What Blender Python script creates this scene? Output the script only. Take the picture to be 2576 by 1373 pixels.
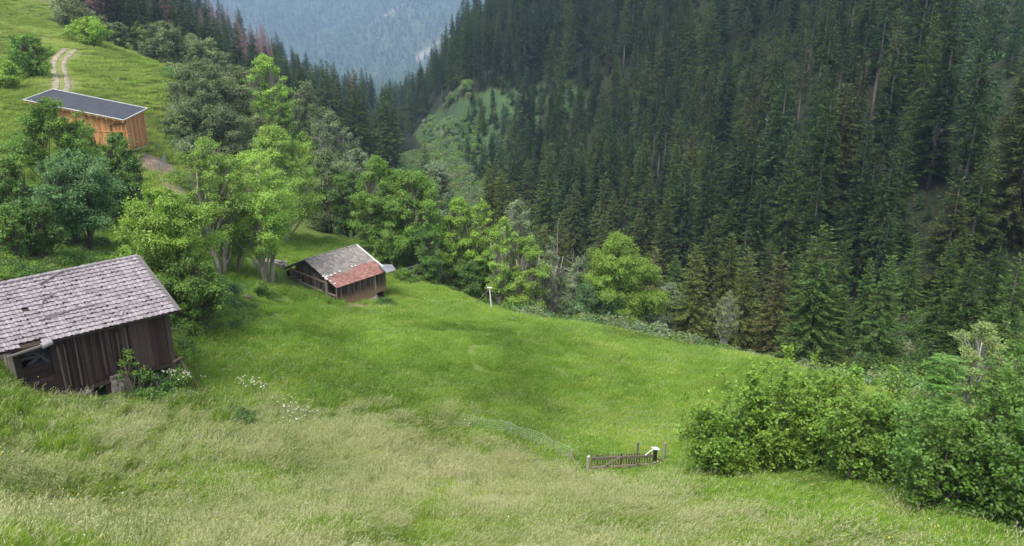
import bpy, math, random
import numpy as np
from mathutils import Vector, Matrix
R = math.radians
rng = np.random.default_rng(7)
random.seed(7)
for o in list(bpy.data.objects): bpy.data.objects.remove(o)
C = bpy.context.scene.collection
scn = bpy.context.scene

# ------------------------------------------------------------------ camera
PITCH = R(18.0); F = 1839.0            # focal length in units of a 2576 px wide frame
cd = bpy.data.cameras.new('camera'); cam = bpy.data.objects.new('camera', cd); C.objects.link(cam)
cam.location = (0, 0, 0); cam.rotation_euler = (R(90)-PITCH, 0, 0)
cd.sensor_width = 36; cd.lens = 36*F/2576; cd.clip_start = 0.5; cd.clip_end = 20000
scn.camera = cam

# ------------------------------------------------------------------ light
SUN_EL, SUN_AZ = 60.0, 208.0           # sun elevation, compass direction (from +Y clockwise)
w = bpy.data.worlds.new('World'); scn.world = w; w.use_nodes = True
nt = w.node_tree; nt.nodes.clear()
sky = nt.nodes.new('ShaderNodeTexSky'); sky.sky_type = 'NISHITA'; sky.sun_disc = False
sky.sun_elevation = R(SUN_EL); sky.sun_rotation = R(SUN_AZ); sky.altitude = 1200; sky.dust_density = 2.5; sky.air_density = 1.0; sky.ozone_density=1.0
hsv = nt.nodes.new('ShaderNodeHueSaturation'); hsv.inputs['Saturation'].default_value = 0.3
bg = nt.nodes.new('ShaderNodeBackground'); bg.inputs['Strength'].default_value = 0.15
wo = nt.nodes.new('ShaderNodeOutputWorld')
nt.links.new(sky.outputs[0], hsv.inputs['Color']); nt.links.new(hsv.outputs[0], bg.inputs[0]); nt.links.new(bg.outputs[0], wo.inputs[0])
sd = bpy.data.lights.new('sun', 'SUN'); sd.energy = 2.0; sd.angle = R(32); sd.color = (1, .94, .84)
sun = bpy.data.objects.new('sun', sd); C.objects.link(sun)
e, a = R(SUN_EL), R(SUN_AZ)
sdir = Vector((math.sin(a)*math.cos(e), math.cos(a)*math.cos(e), math.sin(e)))
sun.rotation_euler = sdir.to_track_quat('Z', 'Y').to_euler()
scn.view_settings.view_transform = 'Standard'; scn.view_settings.look = 'None'
scn.view_settings.exposure = 1.5; scn.view_settings.gamma = 1
scn.cycles.max_bounces = 5; scn.cycles.diffuse_bounces = 3; scn.cycles.transmission_bounces = 3
scn.cycles.glossy_bounces = 1; scn.cycles.transparent_max_bounces = 4; scn.cycles.volume_bounces = 1
scn.cycles.use_denoising = True

# ------------------------------------------------------------------ projection helpers (design aid: pixel of the photo <-> world)
cP, sP = math.cos(PITCH), math.sin(PITCH)
def raydir(px, py):
    dx = (np.asarray(px, float)-1288)/F; dy = (686-np.asarray(py, float))/F
    return dx, cP+dy*sP, -sP+dy*cP
def at(px, py, h):                      # point on the pixel's ray at horizontal distance h
    dx, fy, fz = raydir(px, py); k = h/np.hypot(dx, fy)
    return np.array([dx*k, fy*k, fz*k])
def proj(x, y, z):
    d = cP*y-sP*z; u = sP*y+cP*z
    return 1288+F*x/d, 686-F*u/d, d
# ------------------------------------------------------------------ terrain: thin plate spline of elevation over (azimuth, log distance)
CP = """0 1373 20.2;650 1373 21.5;1288 1373 22.8;1650 1373 22.8;2000 1373 23.8;2576 1373 27;1288 1250 29.6;1800 1280 28.5;600 1150 32.9;300 1150 31.7;0 1150 29;1150 1060 41.5;
50 1003 38.5;425 1000 39.4;1560 1185 36;1900 1205 35;2500 1330 29;900 1000 42.5;1300 1000 47.6;1600 1000 50.5;1900 1050 47;2150 1080 44;2450 1150 40;1000 900 51;700 850 52;500 870 48.5;
849 770 66;1340 800 68;1630 860 64;1930 910 62;2230 990 58;2400 1060 53;2576 1120 49;1000 695 78;1100 725 76;950 745 70;736 718 70.5;
300 590 72;30 640 60;120 690 54;-300 500 60;-300 900 34;-300 1373 17;2900 1373 32;2900 1200 45;600 715 66;880 610 90;720 600 88;400 680 60;
335 385 100;200 400 98;60 400 96;380 420 96;400 455 92;425 500 88;60 480 84;-200 300 90;
300 220 130;420 262 128;330 145 150;430 180 150;200 150 140;170 222 118;100 60 175;0 0 200;0 200 130;-200 0 160;-200 -200 300;0 -150 280;
190 90 190;330 120 200;
500 400 120;700 450 130;850 500 140;600 300 170;750 350 190;850 420 200;950 500 180;480 230 165;
500 240 260;300 150 300;650 300 280;
200 30 400;430 85 480;600 145 520;740 205 560;940 290 600;700 310 450;850 345 430;820 400 330;
430 150 800;740 250 850;1100 300 850;200 100 850;
950 430 430;980 430 430;1080 487 320;1200 560 220;1415 690 150;1675 868 108;1900 965 88;2130 1000 78;2500 1050 70;2900 1050 70;945 330 700;
1340 870 90;1500 860 88;1250 720 110;1100 620 125;
1170 225 300;1700 393 215;2040 380 170;2332 262 165;2190 270 185;2000 0 260;1500 0 330;2500 0 230;2576 -300 350;2000 -300 390;1600 -200 440;1300 100 340;1250 180 310;
1500 400 250;1300 450 240;1800 600 150;2100 650 125;2400 700 105;2550 550 115;2300 860 80;2600 800 85;2900 600 100;2900 200 180;2900 -100 300;
1150 350 290;1050 405 305;1120 300 330;1080 240 400;1180 170 450;1300 100 600;1000 300 520;1500 0 600;2000 -100 600;2500 -100 600"""
cps = np.array([[float(v) for v in s.split()] for s in CP.replace('\n', '').split(';')])
dx, fy, fz = raydir(cps[:, 0], cps[:, 1])
c_az = np.arctan2(dx, fy); c_t = fz/np.hypot(dx, fy); c_l = np.log(cps[:, 2])
KA = 1.6
def U(r2): return np.where(r2 > 0, .5*r2*np.log(np.maximum(r2, 1e-12)), 0)
X = np.stack([c_az*KA, c_l], 1); n = len(X)
D2 = ((X[:, None]-X[None])**2).sum(-1)
A = np.zeros((n+3, n+3)); A[:n, :n] = U(D2)+np.eye(n)*2e-4; A[:n, n] = 1; A[:n, n+1:] = X; A[n, :n] = 1; A[n+1:, :n] = X.T
W = np.linalg.solve(A, np.concatenate([c_t, [0, 0, 0]]))
def Tel(az, l):
    az = np.asarray(az, float); l = np.asarray(l, float); sh = np.broadcast(az, l).shape
    q = np.stack([np.broadcast_to(az*KA, sh).ravel(), np.broadcast_to(l, sh).ravel()], 1)
    out = np.empty(len(q))
    for i in range(0, len(q), 20000):
        b = q[i:i+20000]; d2 = ((b[:, None]-X[None])**2).sum(-1)
        out[i:i+20000] = U(d2)@W[:n]+W[n]+b@W[n+1:]
    return out.reshape(sh)
def hash2(ix, iy):
    v = np.sin(ix*127.1+iy*311.7)*43758.5453; return v-np.floor(v)
def vnoise(x, y):
    ix = np.floor(x); iy = np.floor(y); fx = x-ix; fy_ = y-iy; fx = fx*fx*(3-2*fx); fy_ = fy_*fy_*(3-2*fy_)
    return (hash2(ix, iy)*(1-fx)+hash2(ix+1, iy)*fx)*(1-fy_)+(hash2(ix, iy+1)*(1-fx)+hash2(ix+1, iy+1)*fx)*fy_
def fbm(x, y, o=4):
    s = 0; a_ = .5
    for k in range(o): s = s+a_*(vnoise(x*2**k+17*k, y*2**k+5*k)-.5); a_ *= .5
    return s
def Z(x, y):
    x = np.asarray(x, float); y = np.asarray(y, float); h = np.hypot(x, y); hh = np.maximum(h, 15)
    az = np.clip(np.arctan2(x, y), -.95, .95)
    z = hh*Tel(az, np.log(hh))
    return z+fbm(x/9, y/9)*np.clip(h/60, .25, 3)
def ground(px, py, h0=14., h1=800.):    # first visible terrain hit of a pixel's ray
    hs = np.exp(np.linspace(math.log(h0), math.log(h1), 1500)); p = at(px, py, hs)
    below = Z(p[0], p[1]) >= p[2]
    i = int(np.argmax(below)) if below.any() else len(hs)-1
    return Vector((p[0][i], p[1][i], float(Z(p[0][i], p[1][i]))))
def ongr(x, y, dz=0): return Vector((x, y, float(Z(x, y))+dz))

# ------------------------------------------------------------------ object helpers
def tag(o, label=None, cat=None, group=None, kind=None):
    if label: o['label'] = label
    if cat: o['category'] = cat
    if group: o['group'] = group
    if kind: o['kind'] = kind
    return o
def empty(name, loc=(0, 0, 0), rz=0, **k):
    o = bpy.data.objects.new(name, None); C.objects.link(o); o.location = loc; o.rotation_euler = (0, 0, rz)
    o.empty_display_size = .3
    return tag(o, **k)
def mesh_np(name, co, faces, mats, attrs=None, smooth=False, mi=None):
    """co (N,3); faces (M,k) int array of equal-size faces"""
    co = np.asarray(co, np.float32).reshape(-1, 3); faces = np.asarray(faces, np.int32); M, k = faces.shape
    me = bpy.data.meshes.new(name); me.vertices.add(len(co)); me.vertices.foreach_set('co', co.ravel())
    me.loops.add(M*k); me.loops.foreach_set('vertex_index', faces.ravel())
    me.polygons.add(M); me.polygons.foreach_set('loop_start', np.arange(M, dtype=np.int32)*k)
    if mi is not None: me.polygons.foreach_set('material_index', np.asarray(mi, np.int32))
    me.update(calc_edges=True)
    me.polygons.foreach_set('use_smooth', np.full(M, bool(smooth)))
    for an, av in (attrs or {}).items():
        at_ = me.attributes.new(an, 'FLOAT', 'POINT'); at_.data.foreach_set('value', np.asarray(av, np.float32))
    for m in (mats if isinstance(mats, (list, tuple)) else [mats]): me.materials.append(m)
    return me
def link(name, me, parent=None, **k):
    o = bpy.data.objects.new(name, me); C.objects.link(o)
    if parent: o.parent = parent
    return tag(o, **k)
class MB:
    """collects boxes and tubes with a per-piece random value"""
    def __init__(s): s.v = []; s.f = []; s.a = []; s.n = 0
    def add(s, vs, fs, val=None):
        val = random.random() if val is None else val
        s.v += [tuple(p) for p in vs]; s.f += [tuple(i+s.n for i in f) for f in fs]; s.a += [val]*len(vs); s.n += len(vs)
    def beam(s, p, q, w_, t, up=(0, 0, 1), val=None, taper=1.0):
        p = Vector(p); q = Vector(q); d = (q-p).normalized(); up = Vector(up)
        x = d.cross(up)
        if x.length < 1e-4: x = d.cross(Vector((1, 0, 0)))
        x.normalize(); y = x.cross(d).normalized(); vs = []
        for c, k in ((p, 1), (q, taper)):
            for sx, sy in ((-1, -1), (1, -1), (1, 1), (-1, 1)): vs.append(c+x*(sx*w_*k/2)+y*(sy*t*k/2))
        s.add(vs, [(0, 3, 2, 1), (4, 5, 6, 7), (0, 1, 5, 4), (1, 2, 6, 5), (2, 3, 7, 6), (3, 0, 4, 7)], val)
    def tube(s, pts, rs, k=6, val=None, cap=True):
        pts = [Vector(p) for p in pts]; vs = []; fs = []
        for i, p in enumerate(pts):
            d = (pts[min(i+1, len(pts)-1)]-pts[max(i-1, 0)]).normalized()
            x = d.cross(Vector((.13, .27, .95))); x.normalize(); y = d.cross(x)
            for j in range(k):
                an = 2*math.pi*j/k; vs.append(p+x*(math.cos(an)*rs[i])+y*(math.sin(an)*rs[i]))
        for i in range(len(pts)-1):
            for j in range(k): fs.append((i*k+j, i*k+(j+1) % k, (i+1)*k+(j+1) % k, (i+1)*k+j))
        if cap: fs.append(tuple(range(k))[::-1]); fs.append(tuple((len(pts)-1)*k+j for j in range(k)))
        s.add(vs, fs, val)
    def mesh(s, name, mat, smooth=False):
        me = bpy.data.meshes.new(name); me.from_pydata(s.v, [], s.f)
        at_ = me.attributes.new('v', 'FLOAT', 'POINT'); at_.data.foreach_set('value', np.array(s.a, np.float32))
        if smooth: me.polygons.foreach_set('use_smooth', np.full(len(me.polygons), True))
        me.materials.append(mat); return me
    def build(s, name, mat, parent=None, smooth=False, **k): return link(name, s.mesh(name, mat, smooth), parent, **k)

# ------------------------------------------------------------------ materials
def newmat(name):
    m = bpy.data.materials.new(name); m.use_nodes = True; t = m.node_tree; t.nodes.clear()
    out = t.nodes.new('ShaderNodeOutputMaterial'); return m, t, out
def N(t, typ, **k):
    nd = t.nodes.new('ShaderNode'+typ)
    for a_, v in k.items():
        if a_.startswith('i_'): nd.inputs[a_[2:].replace('_', ' ')].default_value = v
        else: setattr(nd, a_, v)
    return nd
def noise(t, scale, detail=3, vec=None, rough=.55, coords='pos', stretch=None):
    nz = N(t, 'TexNoise'); nz.inputs['Scale'].default_value = scale; nz.inputs['Detail'].default_value = detail; nz.inputs['Roughness'].default_value = rough
    if vec is None:
        if coords == 'pos': vec = N(t, 'NewGeometry').outputs['Position']
        else: vec = N(t, 'TexCoord').outputs['Object']
    if stretch:
        mp = N(t, 'Mapping'); mp.inputs['Scale'].default_value = stretch; t.links.new(vec, mp.inputs['Vector']); vec = mp.outputs[0]
    t.links.new(vec, nz.inputs['Vector']); return nz.outputs['Fac']
def ramp(t, fac, stops):
    r = N(t, 'ValToRGB'); els = r.color_ramp.elements
    while len(els) < len(stops): els.new(.5)
    for el, (p, c) in zip(els, stops): el.position = p; el.color = (*c, 1) if len(c) == 3 else c
    t.links.new(fac, r.inputs[0]); return r.outputs[0]
def mix(t, fac, a_, b, mode='MIX'):
    m = N(t, 'Mix', data_type='RGBA', blend_type=mode)
    for s, v in ((0, fac), (6, a_), (7, b)):
        if isinstance(v, (int, float)): m.inputs[s].default_value = v
        elif isinstance(v, tuple): m.inputs[s].default_value = (*v, 1)
        else: t.links.new(v, m.inputs[s])
    return m.outputs[2]
def attr(t, name): return N(t, 'Attribute', attribute_name=name).outputs['Fac']
def math_(t, op, a_, b=0.):
    m = N(t, 'Math', operation=op)
    for i, v in enumerate((a_, b)):
        if isinstance(v, (int, float)): m.inputs[i].default_value = v
        else: t.links.new(v, m.inputs[i])
    return m.outputs[0]
def diffuse(t, out, col, rough=.9, bump=None, bstr=.3, metal=0):
    b = N(t, 'BsdfPrincipled'); t.links.new(col, b.inputs['Base Color']) if not isinstance(col, tuple) else setattr(b.inputs['Base Color'], 'default_value', (*col, 1))
    b.inputs['Roughness'].default_value = rough; b.inputs['Specular IOR Level'].default_value = .25; b.inputs['Metallic'].default_value = metal
    if bump is not None:
        bp = N(t, 'Bump'); bp.inputs['Strength'].default_value = bstr; bp.inputs['Distance'].default_value = .05; t.links.new(bump, bp.inputs['Height']); t.links.new(bp.outputs[0], b.inputs['Normal'])
    t.links.new(b.outputs[0], out.inputs[0]); return b
def leafmat(name, trans=.35, var=.5, hue=.04, tip=None, baked=False, ov=.24):
    """foliage: the object's own colour, varied per leaf and per tree"""
    m, t, out = newmat(name); oi = N(t, 'ObjectInfo'); v = attr(t, 'v')
    k = math_(t, 'ADD', math_(t, 'MULTIPLY', v, var*1.6), 1-var*.8)
    hs = N(t, 'HueSaturation'); t.links.new(N(t, 'Attribute', attribute_name='col').outputs['Color'] if baked else oi.outputs['Color'], hs.inputs['Color'])
    t.links.new(math_(t, 'MULTIPLY', k, math_(t, 'ADD', math_(t, 'MULTIPLY', oi.outputs['Random'], ov), 1-ov/2)), hs.inputs['Value'])
    t.links.new(math_(t, 'ADD', math_(t, 'MULTIPLY', noise(t, .35, 2), hue*2), .5-hue), hs.inputs['Hue'])
    col = hs.outputs[0]
    if tip: col = mix(t, math_(t, 'MULTIPLY', attr(t, 'tip'), .5), col, tip)  # paler branch tips: new growth, plus top-lit contrast put into the colour
    d = N(t, 'BsdfDiffuse'); tr = N(t, 'BsdfTranslucent'); mx = N(t, 'MixShader'); mx.inputs[0].default_value = trans
    t.links.new(col, d.inputs[0]); t.links.new(mix(t, 1., col, (1., 1.1, .6), 'MULTIPLY'), tr.inputs[0])
    gl = N(t, 'BsdfGlossy'); gl.inputs['Roughness'].default_value = .5; gl.inputs['Color'].default_value = (.8, .85, .9, 1)
    mx2 = N(t, 'MixShader'); mx2.inputs[0].default_value = .008 if tip else .03
    t.links.new(d.outputs[0], mx.inputs[1]); t.links.new(tr.outputs[0], mx.inputs[2]); t.links.new(mx.outputs[0], mx2.inputs[1]); t.links.new(gl.outputs[0], mx2.inputs[2])
    t.links.new(mx2.outputs[0], out.inputs[0]); return m
M_LEAF = leafmat('leaf', .38, .55, .02)
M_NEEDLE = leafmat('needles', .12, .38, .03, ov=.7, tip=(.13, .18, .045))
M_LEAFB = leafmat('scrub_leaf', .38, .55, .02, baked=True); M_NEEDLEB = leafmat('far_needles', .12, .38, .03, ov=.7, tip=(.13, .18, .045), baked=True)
def bake(me, col, mat):
    a_ = me.attributes.new('col', 'FLOAT_COLOR', 'POINT'); n_ = len(me.vertices); a_.data.foreach_set('color', np.tile(np.array([*col, 1], np.float32), n_)); me.materials[0] = mat; return me
def barkmat(name, c1, c2, sc=6):
    m, t, out = newmat(name); nz = noise(t, sc, 4, coords='obj', stretch=(3, 3, .6)); diffuse(t, out, ramp(t, nz, [(.3, c1), (.7, c2)]), .95, nz, .6); return m
M_BARK = barkmat('bark', (.05, .04, .03), (.14, .12, .095)); M_BARKS = barkmat('spruce_bark', (.065, .052, .045), (.17, .145, .13))
M_BARKW = barkmat('birch_bark', (.24, .23, .20), (.50, .48, .44), 9); M_BARKG = barkmat('pale_bark', (.16, .14, .12), (.34, .31, .27))
def woodmat(name, dark, mid, light, sc=3., low=None):
    """weathered boards; v varies board by board; grain runs up the board"""
    m, t, out = newmat(name); v = attr(t, 'v')
    g1 = noise(t, sc, 5, coords='obj', stretch=(5, 5, .35), rough=.7); g2 = noise(t, sc*9, 3, coords='obj', stretch=(4, 4, .25))
    k = math_(t, 'ADD', math_(t, 'MULTIPLY', v, .45), math_(t, 'ADD', math_(t, 'MULTIPLY', g1, .5), math_(t, 'MULTIPLY', g2, .22)))
    col = ramp(t, k, [(.25, dark), (.6, mid), (.92, light)])
    if low: # sun-bleached lower board ends: object-space height band with ragged edge
        z = N(t, 'SeparateXYZ'); t.links.new(N(t, 'TexCoord').outputs['Object'], z.inputs[0])
        fz_ = math_(t, 'ADD', z.outputs[2], math_(t, 'MULTIPLY', math_(t, 'ADD', g1, math_(t, 'MULTIPLY', v, .5)), low[2]))
        mr = N(t, 'MapRange'); mr.inputs[1].default_value = low[0]; mr.inputs[2].default_value = low[1]; t.links.new(fz_, mr.inputs[0])
        col = mix(t, mr.outputs[0], low[3], col)
    diffuse(t, out, col, .9, g2, .4); return m
M_WDARK = woodmat('dark_boards', (.016, .010, .008), (.035, .022, .017), (.085, .062, .052))
M_WSTRIP = woodmat('strip_boards', (.025, .018, .015), (.055, .040, .034), (.14, .11, .095))
M_WGREY = woodmat('grey_boards', (.06, .055, .05), (.16, .145, .135), (.32, .30, .28))
M_WFENCE = woodmat('fence_wood', (.10, .08, .06), (.22, .185, .14), (.38, .34, .27))
M_WHUT = woodmat('hut_boards', (.018, .012, .009), (.05, .034, .025), (.19, .14, .11), low=(.95, 1.7, .9, (.24, .155, .085)))
M_WHUT2 = woodmat('hut_gable_boards', (.05, .035, .025), (.12, .085, .062), (.26, .20, .155))
M_WNEW = woodmat('new_larch', (.22, .10, .04), (.42, .205, .08), (.58, .32, .15), 2.2)
def simple(name, c1, c2, sc=4, rough=.9, stretch=None, bump=.4, coords='obj', metal=0):
    m, t, out = newmat(name); nz = noise(t, sc, 5, coords=coords, stretch=stretch); diffuse(t, out, ramp(t, nz, [(.35, c1), (.68, c2)]), rough, nz, bump, metal); return m
M_STONE = simple('rubble_stone', (.14, .12, .10), (.36, .32, .28), 5)
M_ROCK = simple('boulder', (.10, .10, .10), (.32, .31, .30), 1.6, coords='pos')
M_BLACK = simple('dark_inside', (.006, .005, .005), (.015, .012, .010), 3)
M_STEEL = simple('sheet_metal', (.16, .165, .175), (.23, .235, .245), .8, .6, metal=0, bump=.05)
M_FLASH = simple('pale_flashing', (.45, .45, .46), (.62, .62, .60), 3, .6)
M_DIRT = simple('bare_soil', (.16, .115, .085), (.34, .27, .22), .9, coords='pos')
M_TRACK = simple('gravel_track', (.17, .14, .10), (.30, .26, .19), 1.2, coords='pos')
M_PVC = simple('black_drainpipe', (.02, .016, .014), (.03, .025, .02))
M_WIRE = simple('galvanised_wire', (.42, .46, .42), (.58, .62, .56), 9, .5)
M_GREENWIRE = simple('green_wire', (.10, .16, .13), (.16, .23, .19), 9, .6)
M_MOSS = simple('dark_moss', (.022, .018, .014), (.05, .042, .034), 9)
M_WHITEP = simple('white_board', (.62, .63, .66), (.78, .78, .80), 3, .6, bump=.05)
def tilemat(name, a_, b, c, sc=3.):
    m, t, out = newmat(name); v = attr(t, 'v'); nz = noise(t, sc, 5, coords='pos', rough=.7); n2 = noise(t, 14, 3, coords='pos')
    k = math_(t, 'ADD', math_(t, 'MULTIPLY', v, .2), math_(t, 'ADD', math_(t, 'MULTIPLY', nz, .6), math_(t, 'MULTIPLY', n2, .3)))
    diffuse(t, out, ramp(t, k, [(.3, a_), (.55, b), (.85, c)]), .85, n2, .25); return m
M_TILE = tilemat('grey_tiles', (.12, .10, .105), (.24, .215, .225), (.36, .335, .345))
M_TILE2 = tilemat('old_hut_tiles', (.085, .075, .068), (.20, .18, .165), (.42, .39, .35), 5)
M_TILER = tilemat('red_tiles', (.13, .06, .05), (.24, .12, .10), (.36, .215, .185))
m, t, out = newmat('roof_felt'); nz = noise(t, 1.5, 4, coords='obj', stretch=(3, .3, 1)); diffuse(t, out, ramp(t, nz, [(.3, (.030, .032, .042)), (.7, (.052, .055, .07))]), .7); M_FELT = m
# terrain: grass, straw, forest floor, soil by painted ground-type masks
m, t, out = newmat('ground_cover')
n1 = noise(t, .12, 5); n2 = noise(t, 1.3, 4); n3 = noise(t, 9., 3)
gr = ramp(t, n1, [(.3, (.075, .125, .018)), (.5, (.115, .17, .03)), (.72, (.16, .20, .05))]); gr = mix(t, .5, gr, ramp(t, n2, [(.35, (.05, .10, .012)), (.7, (.17, .21, .05))]))
st = ramp(t, n2, [(.3, (.12, .15, .04)), (.55, (.2, .22, .08)), (.75, (.28, .28, .13))])
fl = ramp(t, n2, [(.3, (.010, .013, .006)), (.55, (.02, .026, .010)), (.75, (.04, .035, .02))])  # forest floor, its colour darkened so gaps between trees read as shade
up = ramp(t, n2, [(.3, (.10, .14, .03)), (.55, (.16, .185, .05)), (.75, (.22, .22, .08))]); up = mix(t, .5, up, ramp(t, n1, [(.35, (.10, .14, .03)), (.65, (.20, .20, .07))]))
so = ramp(t, n2, [(.3, (.10, .065, .045)), (.7, (.26, .19, .145))])
yg = ramp(t, n2, [(.3, (.03, .06, .025)), (.55, (.05, .09, .035)), (.75, (.085, .12, .045))])
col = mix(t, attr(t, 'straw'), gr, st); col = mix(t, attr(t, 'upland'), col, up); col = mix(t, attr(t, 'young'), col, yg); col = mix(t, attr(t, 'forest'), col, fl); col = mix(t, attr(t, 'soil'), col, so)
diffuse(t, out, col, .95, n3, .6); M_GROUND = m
def grassmat(name, stops, stops2, trans=.35, sc=.16, big_=.95):
    m, t, out = newmat(name); v = attr(t, 'v')
    big = noise(t, sc, 4, rough=.6); k = math_(t, 'ADD', math_(t, 'MULTIPLY', v, .55), math_(t, 'MULTIPLY', math_(t, 'SUBTRACT', big, .27), big_))
    col = mix(t, attr(t, 'seed'), ramp(t, k, stops), ramp(t, k, stops2))
    d = N(t, 'BsdfDiffuse'); tr = N(t, 'BsdfTranslucent'); mx = N(t, 'MixShader'); mx.inputs[0].default_value = trans
    t.links.new(col, d.inputs[0]); t.links.new(col, tr.inputs[0]); t.links.new(d.outputs[0], mx.inputs[1]); t.links.new(tr.outputs[0], mx.inputs[2]); t.links.new(mx.outputs[0], out.inputs[0]); return m
SEED = [(.1, (.30, .34, .14)), (.5, (.46, .47, .24)), (.9, (.58, .56, .36))]
M_GTALL = grassmat('tall_hay', [(.1, (.13, .23, .035)), (.42, (.23, .32, .065)), (.68, (.35, .40, .12)), (.95, (.48, .47, .22))], SEED)
M_GTALL2 = grassmat('green_hay', [(.1, (.09, .19, .02)), (.42, (.17, .30, .025)), (.68, (.27, .37, .05)), (.95, (.38, .42, .12))], SEED)
M_GMEAD = grassmat('meadow_blades', [(.1, (.08, .16, .03)), (.35, (.16, .30, .035)), (.6, (.25, .40, .05)), (.9, (.42, .50, .10))], SEED, sc=.13, big_=.75)
M_GUP = grassmat('pasture_blades', [(.1, (.15, .26, .045)), (.45, (.26, .36, .07)), (.7, (.36, .42, .11)), (.95, (.48, .48, .19))], SEED, sc=.05)

# ------------------------------------------------------------------ terrain mesh
naz, nh = 620, 560
az = np.linspace(-.93, .93, naz); lh = np.linspace(math.log(7), math.log(900), nh)
AZ, LH = np.meshgrid(az, lh); Hh = np.exp(LH); gx = Hh*np.sin(AZ); gy = Hh*np.cos(AZ); gz = Z(gx, gy)
gpx, gpy, gd = proj(gx, gy, gz)
LIPX = [900, 1000, 1100, 1340, 1630, 1930, 2230, 2450, 2700]; LIPH = [95, 84, 79, 70, 66.5, 64, 60, 54, 47]
RIV = [(2900, 1050, 70), (2500, 1050, 70), (2130, 1000, 78), (1900, 965, 88), (1675, 868, 108), (1415, 690, 150), (1200, 560, 220), (1080, 487, 320), (980, 430, 430), (945, 330, 700)]
rivw = np.array([at(*q)[:2] for q in RIV])
def azpx(x, y): return 1288+F*(x/np.maximum(y, 1e-3))*.95      # column of a bearing, about mid height
def riverside(x, y):                                            # signed distance to the stream, + on the far (right) bank
    best = np.full(np.shape(x), 1e9); sg = np.ones(np.shape(x))
    for (x0, y0), (x1, y1) in zip(rivw[:-1], rivw[1:]):
        ex, ey = x1-x0, y1-y0; L2 = ex*ex+ey*ey; tt = np.clip(((x-x0)*ex+(y-y0)*ey)/L2, 0, 1)
        d = np.hypot(x-x0-tt*ex, y-y0-tt*ey); s = np.sign((x-x0)*ey-(y-y0)*ex); m_ = d < best; best = np.where(m_, d, best); sg = np.where(m_, s, sg)
    return best*sg
STX = [-200, 0, 430, 700, 900, 1150, 1300, 1450, 1700, 2000, 2576, 2900]; STY = [960, 1015, 1000, 1015, 1045, 1070, 1110, 1205, 1262, 1300, 1400, 1420]
def classes(x, y, z):
    px, py, d = proj(x, y, z); h = np.hypot(x, y); rs = riverside(x, y); nzv = fbm(x/4, y/4)
    straw = np.clip((py-np.interp(px, STX, STY))/80+.45+nzv*1.7, 0, 1)*(h < 48)
    straw = straw*np.clip(1.15-np.clip((px-1250)/1100, 0, 1)*.55+nzv*1.5, 0, 1)
    lip = np.interp(azpx(x, y), LIPX, LIPH); left = (azpx(x, y) < 1000)
    beyond = np.clip((h-lip)/3, 0, 1)*(azpx(x, y) > 960)
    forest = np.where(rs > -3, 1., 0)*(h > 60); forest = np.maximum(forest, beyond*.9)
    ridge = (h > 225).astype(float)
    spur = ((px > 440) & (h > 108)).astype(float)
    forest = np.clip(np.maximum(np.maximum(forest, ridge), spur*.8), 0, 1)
    upl = ((h > 104) & (px < 470) & (h < 225)).astype(float)
    nyg = fbm(x/13+3, y/13, 4)
    young = ((px > 1000) & (px < 1395+nyg*260-(py-290)*.75) & (py > 212+nyg*130+np.clip(1240-px, 0, 240)*.55) & (py < 470) & (h > 225) & (h < 400) & (rs > 4)).astype(float); forest = forest*(1-young)
    soil = np.clip(1.9-1.2*np.hypot((px-385)/50, (py-412)/26)+nzv, 0, 1)*((h > 84) & (h < 101))
    soil = np.maximum(soil, np.clip(1.2-np.hypot((px-415)/50, (py-478)/30)+nzv*2, 0, 1)*((h > 80) & (h < 100)))
    soil = np.maximum(soil, np.clip(1.1-np.hypot((px-60)/35, (py-385)/40)+nzv*2, 0, 1)*((h > 80) & (h < 110)))
    soil = np.maximum(soil, np.clip(1.2-np.hypot((px-905)/70, (py-772)/8)+nzv*2, 0, 1)*((h > 60) & (h < 75))*.9)
    soil = np.maximum(soil, np.clip(1.1-np.hypot((px-1150)/22, (py-365)/24)+nzv*2, 0, 1)*((h > 250) & (h < 340)))
    return straw, upl, young, forest, soil
S5 = classes(gx, gy, gz)
idx = np.arange(naz*nh).reshape(nh, naz)
fc = np.stack([idx[:-1, :-1], idx[:-1, 1:], idx[1:, 1:], idx[1:, :-1]], -1).reshape(-1, 4)
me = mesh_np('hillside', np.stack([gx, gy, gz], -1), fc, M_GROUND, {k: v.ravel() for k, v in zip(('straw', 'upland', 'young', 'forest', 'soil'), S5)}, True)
link('hillside', me, kind='structure')
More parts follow.
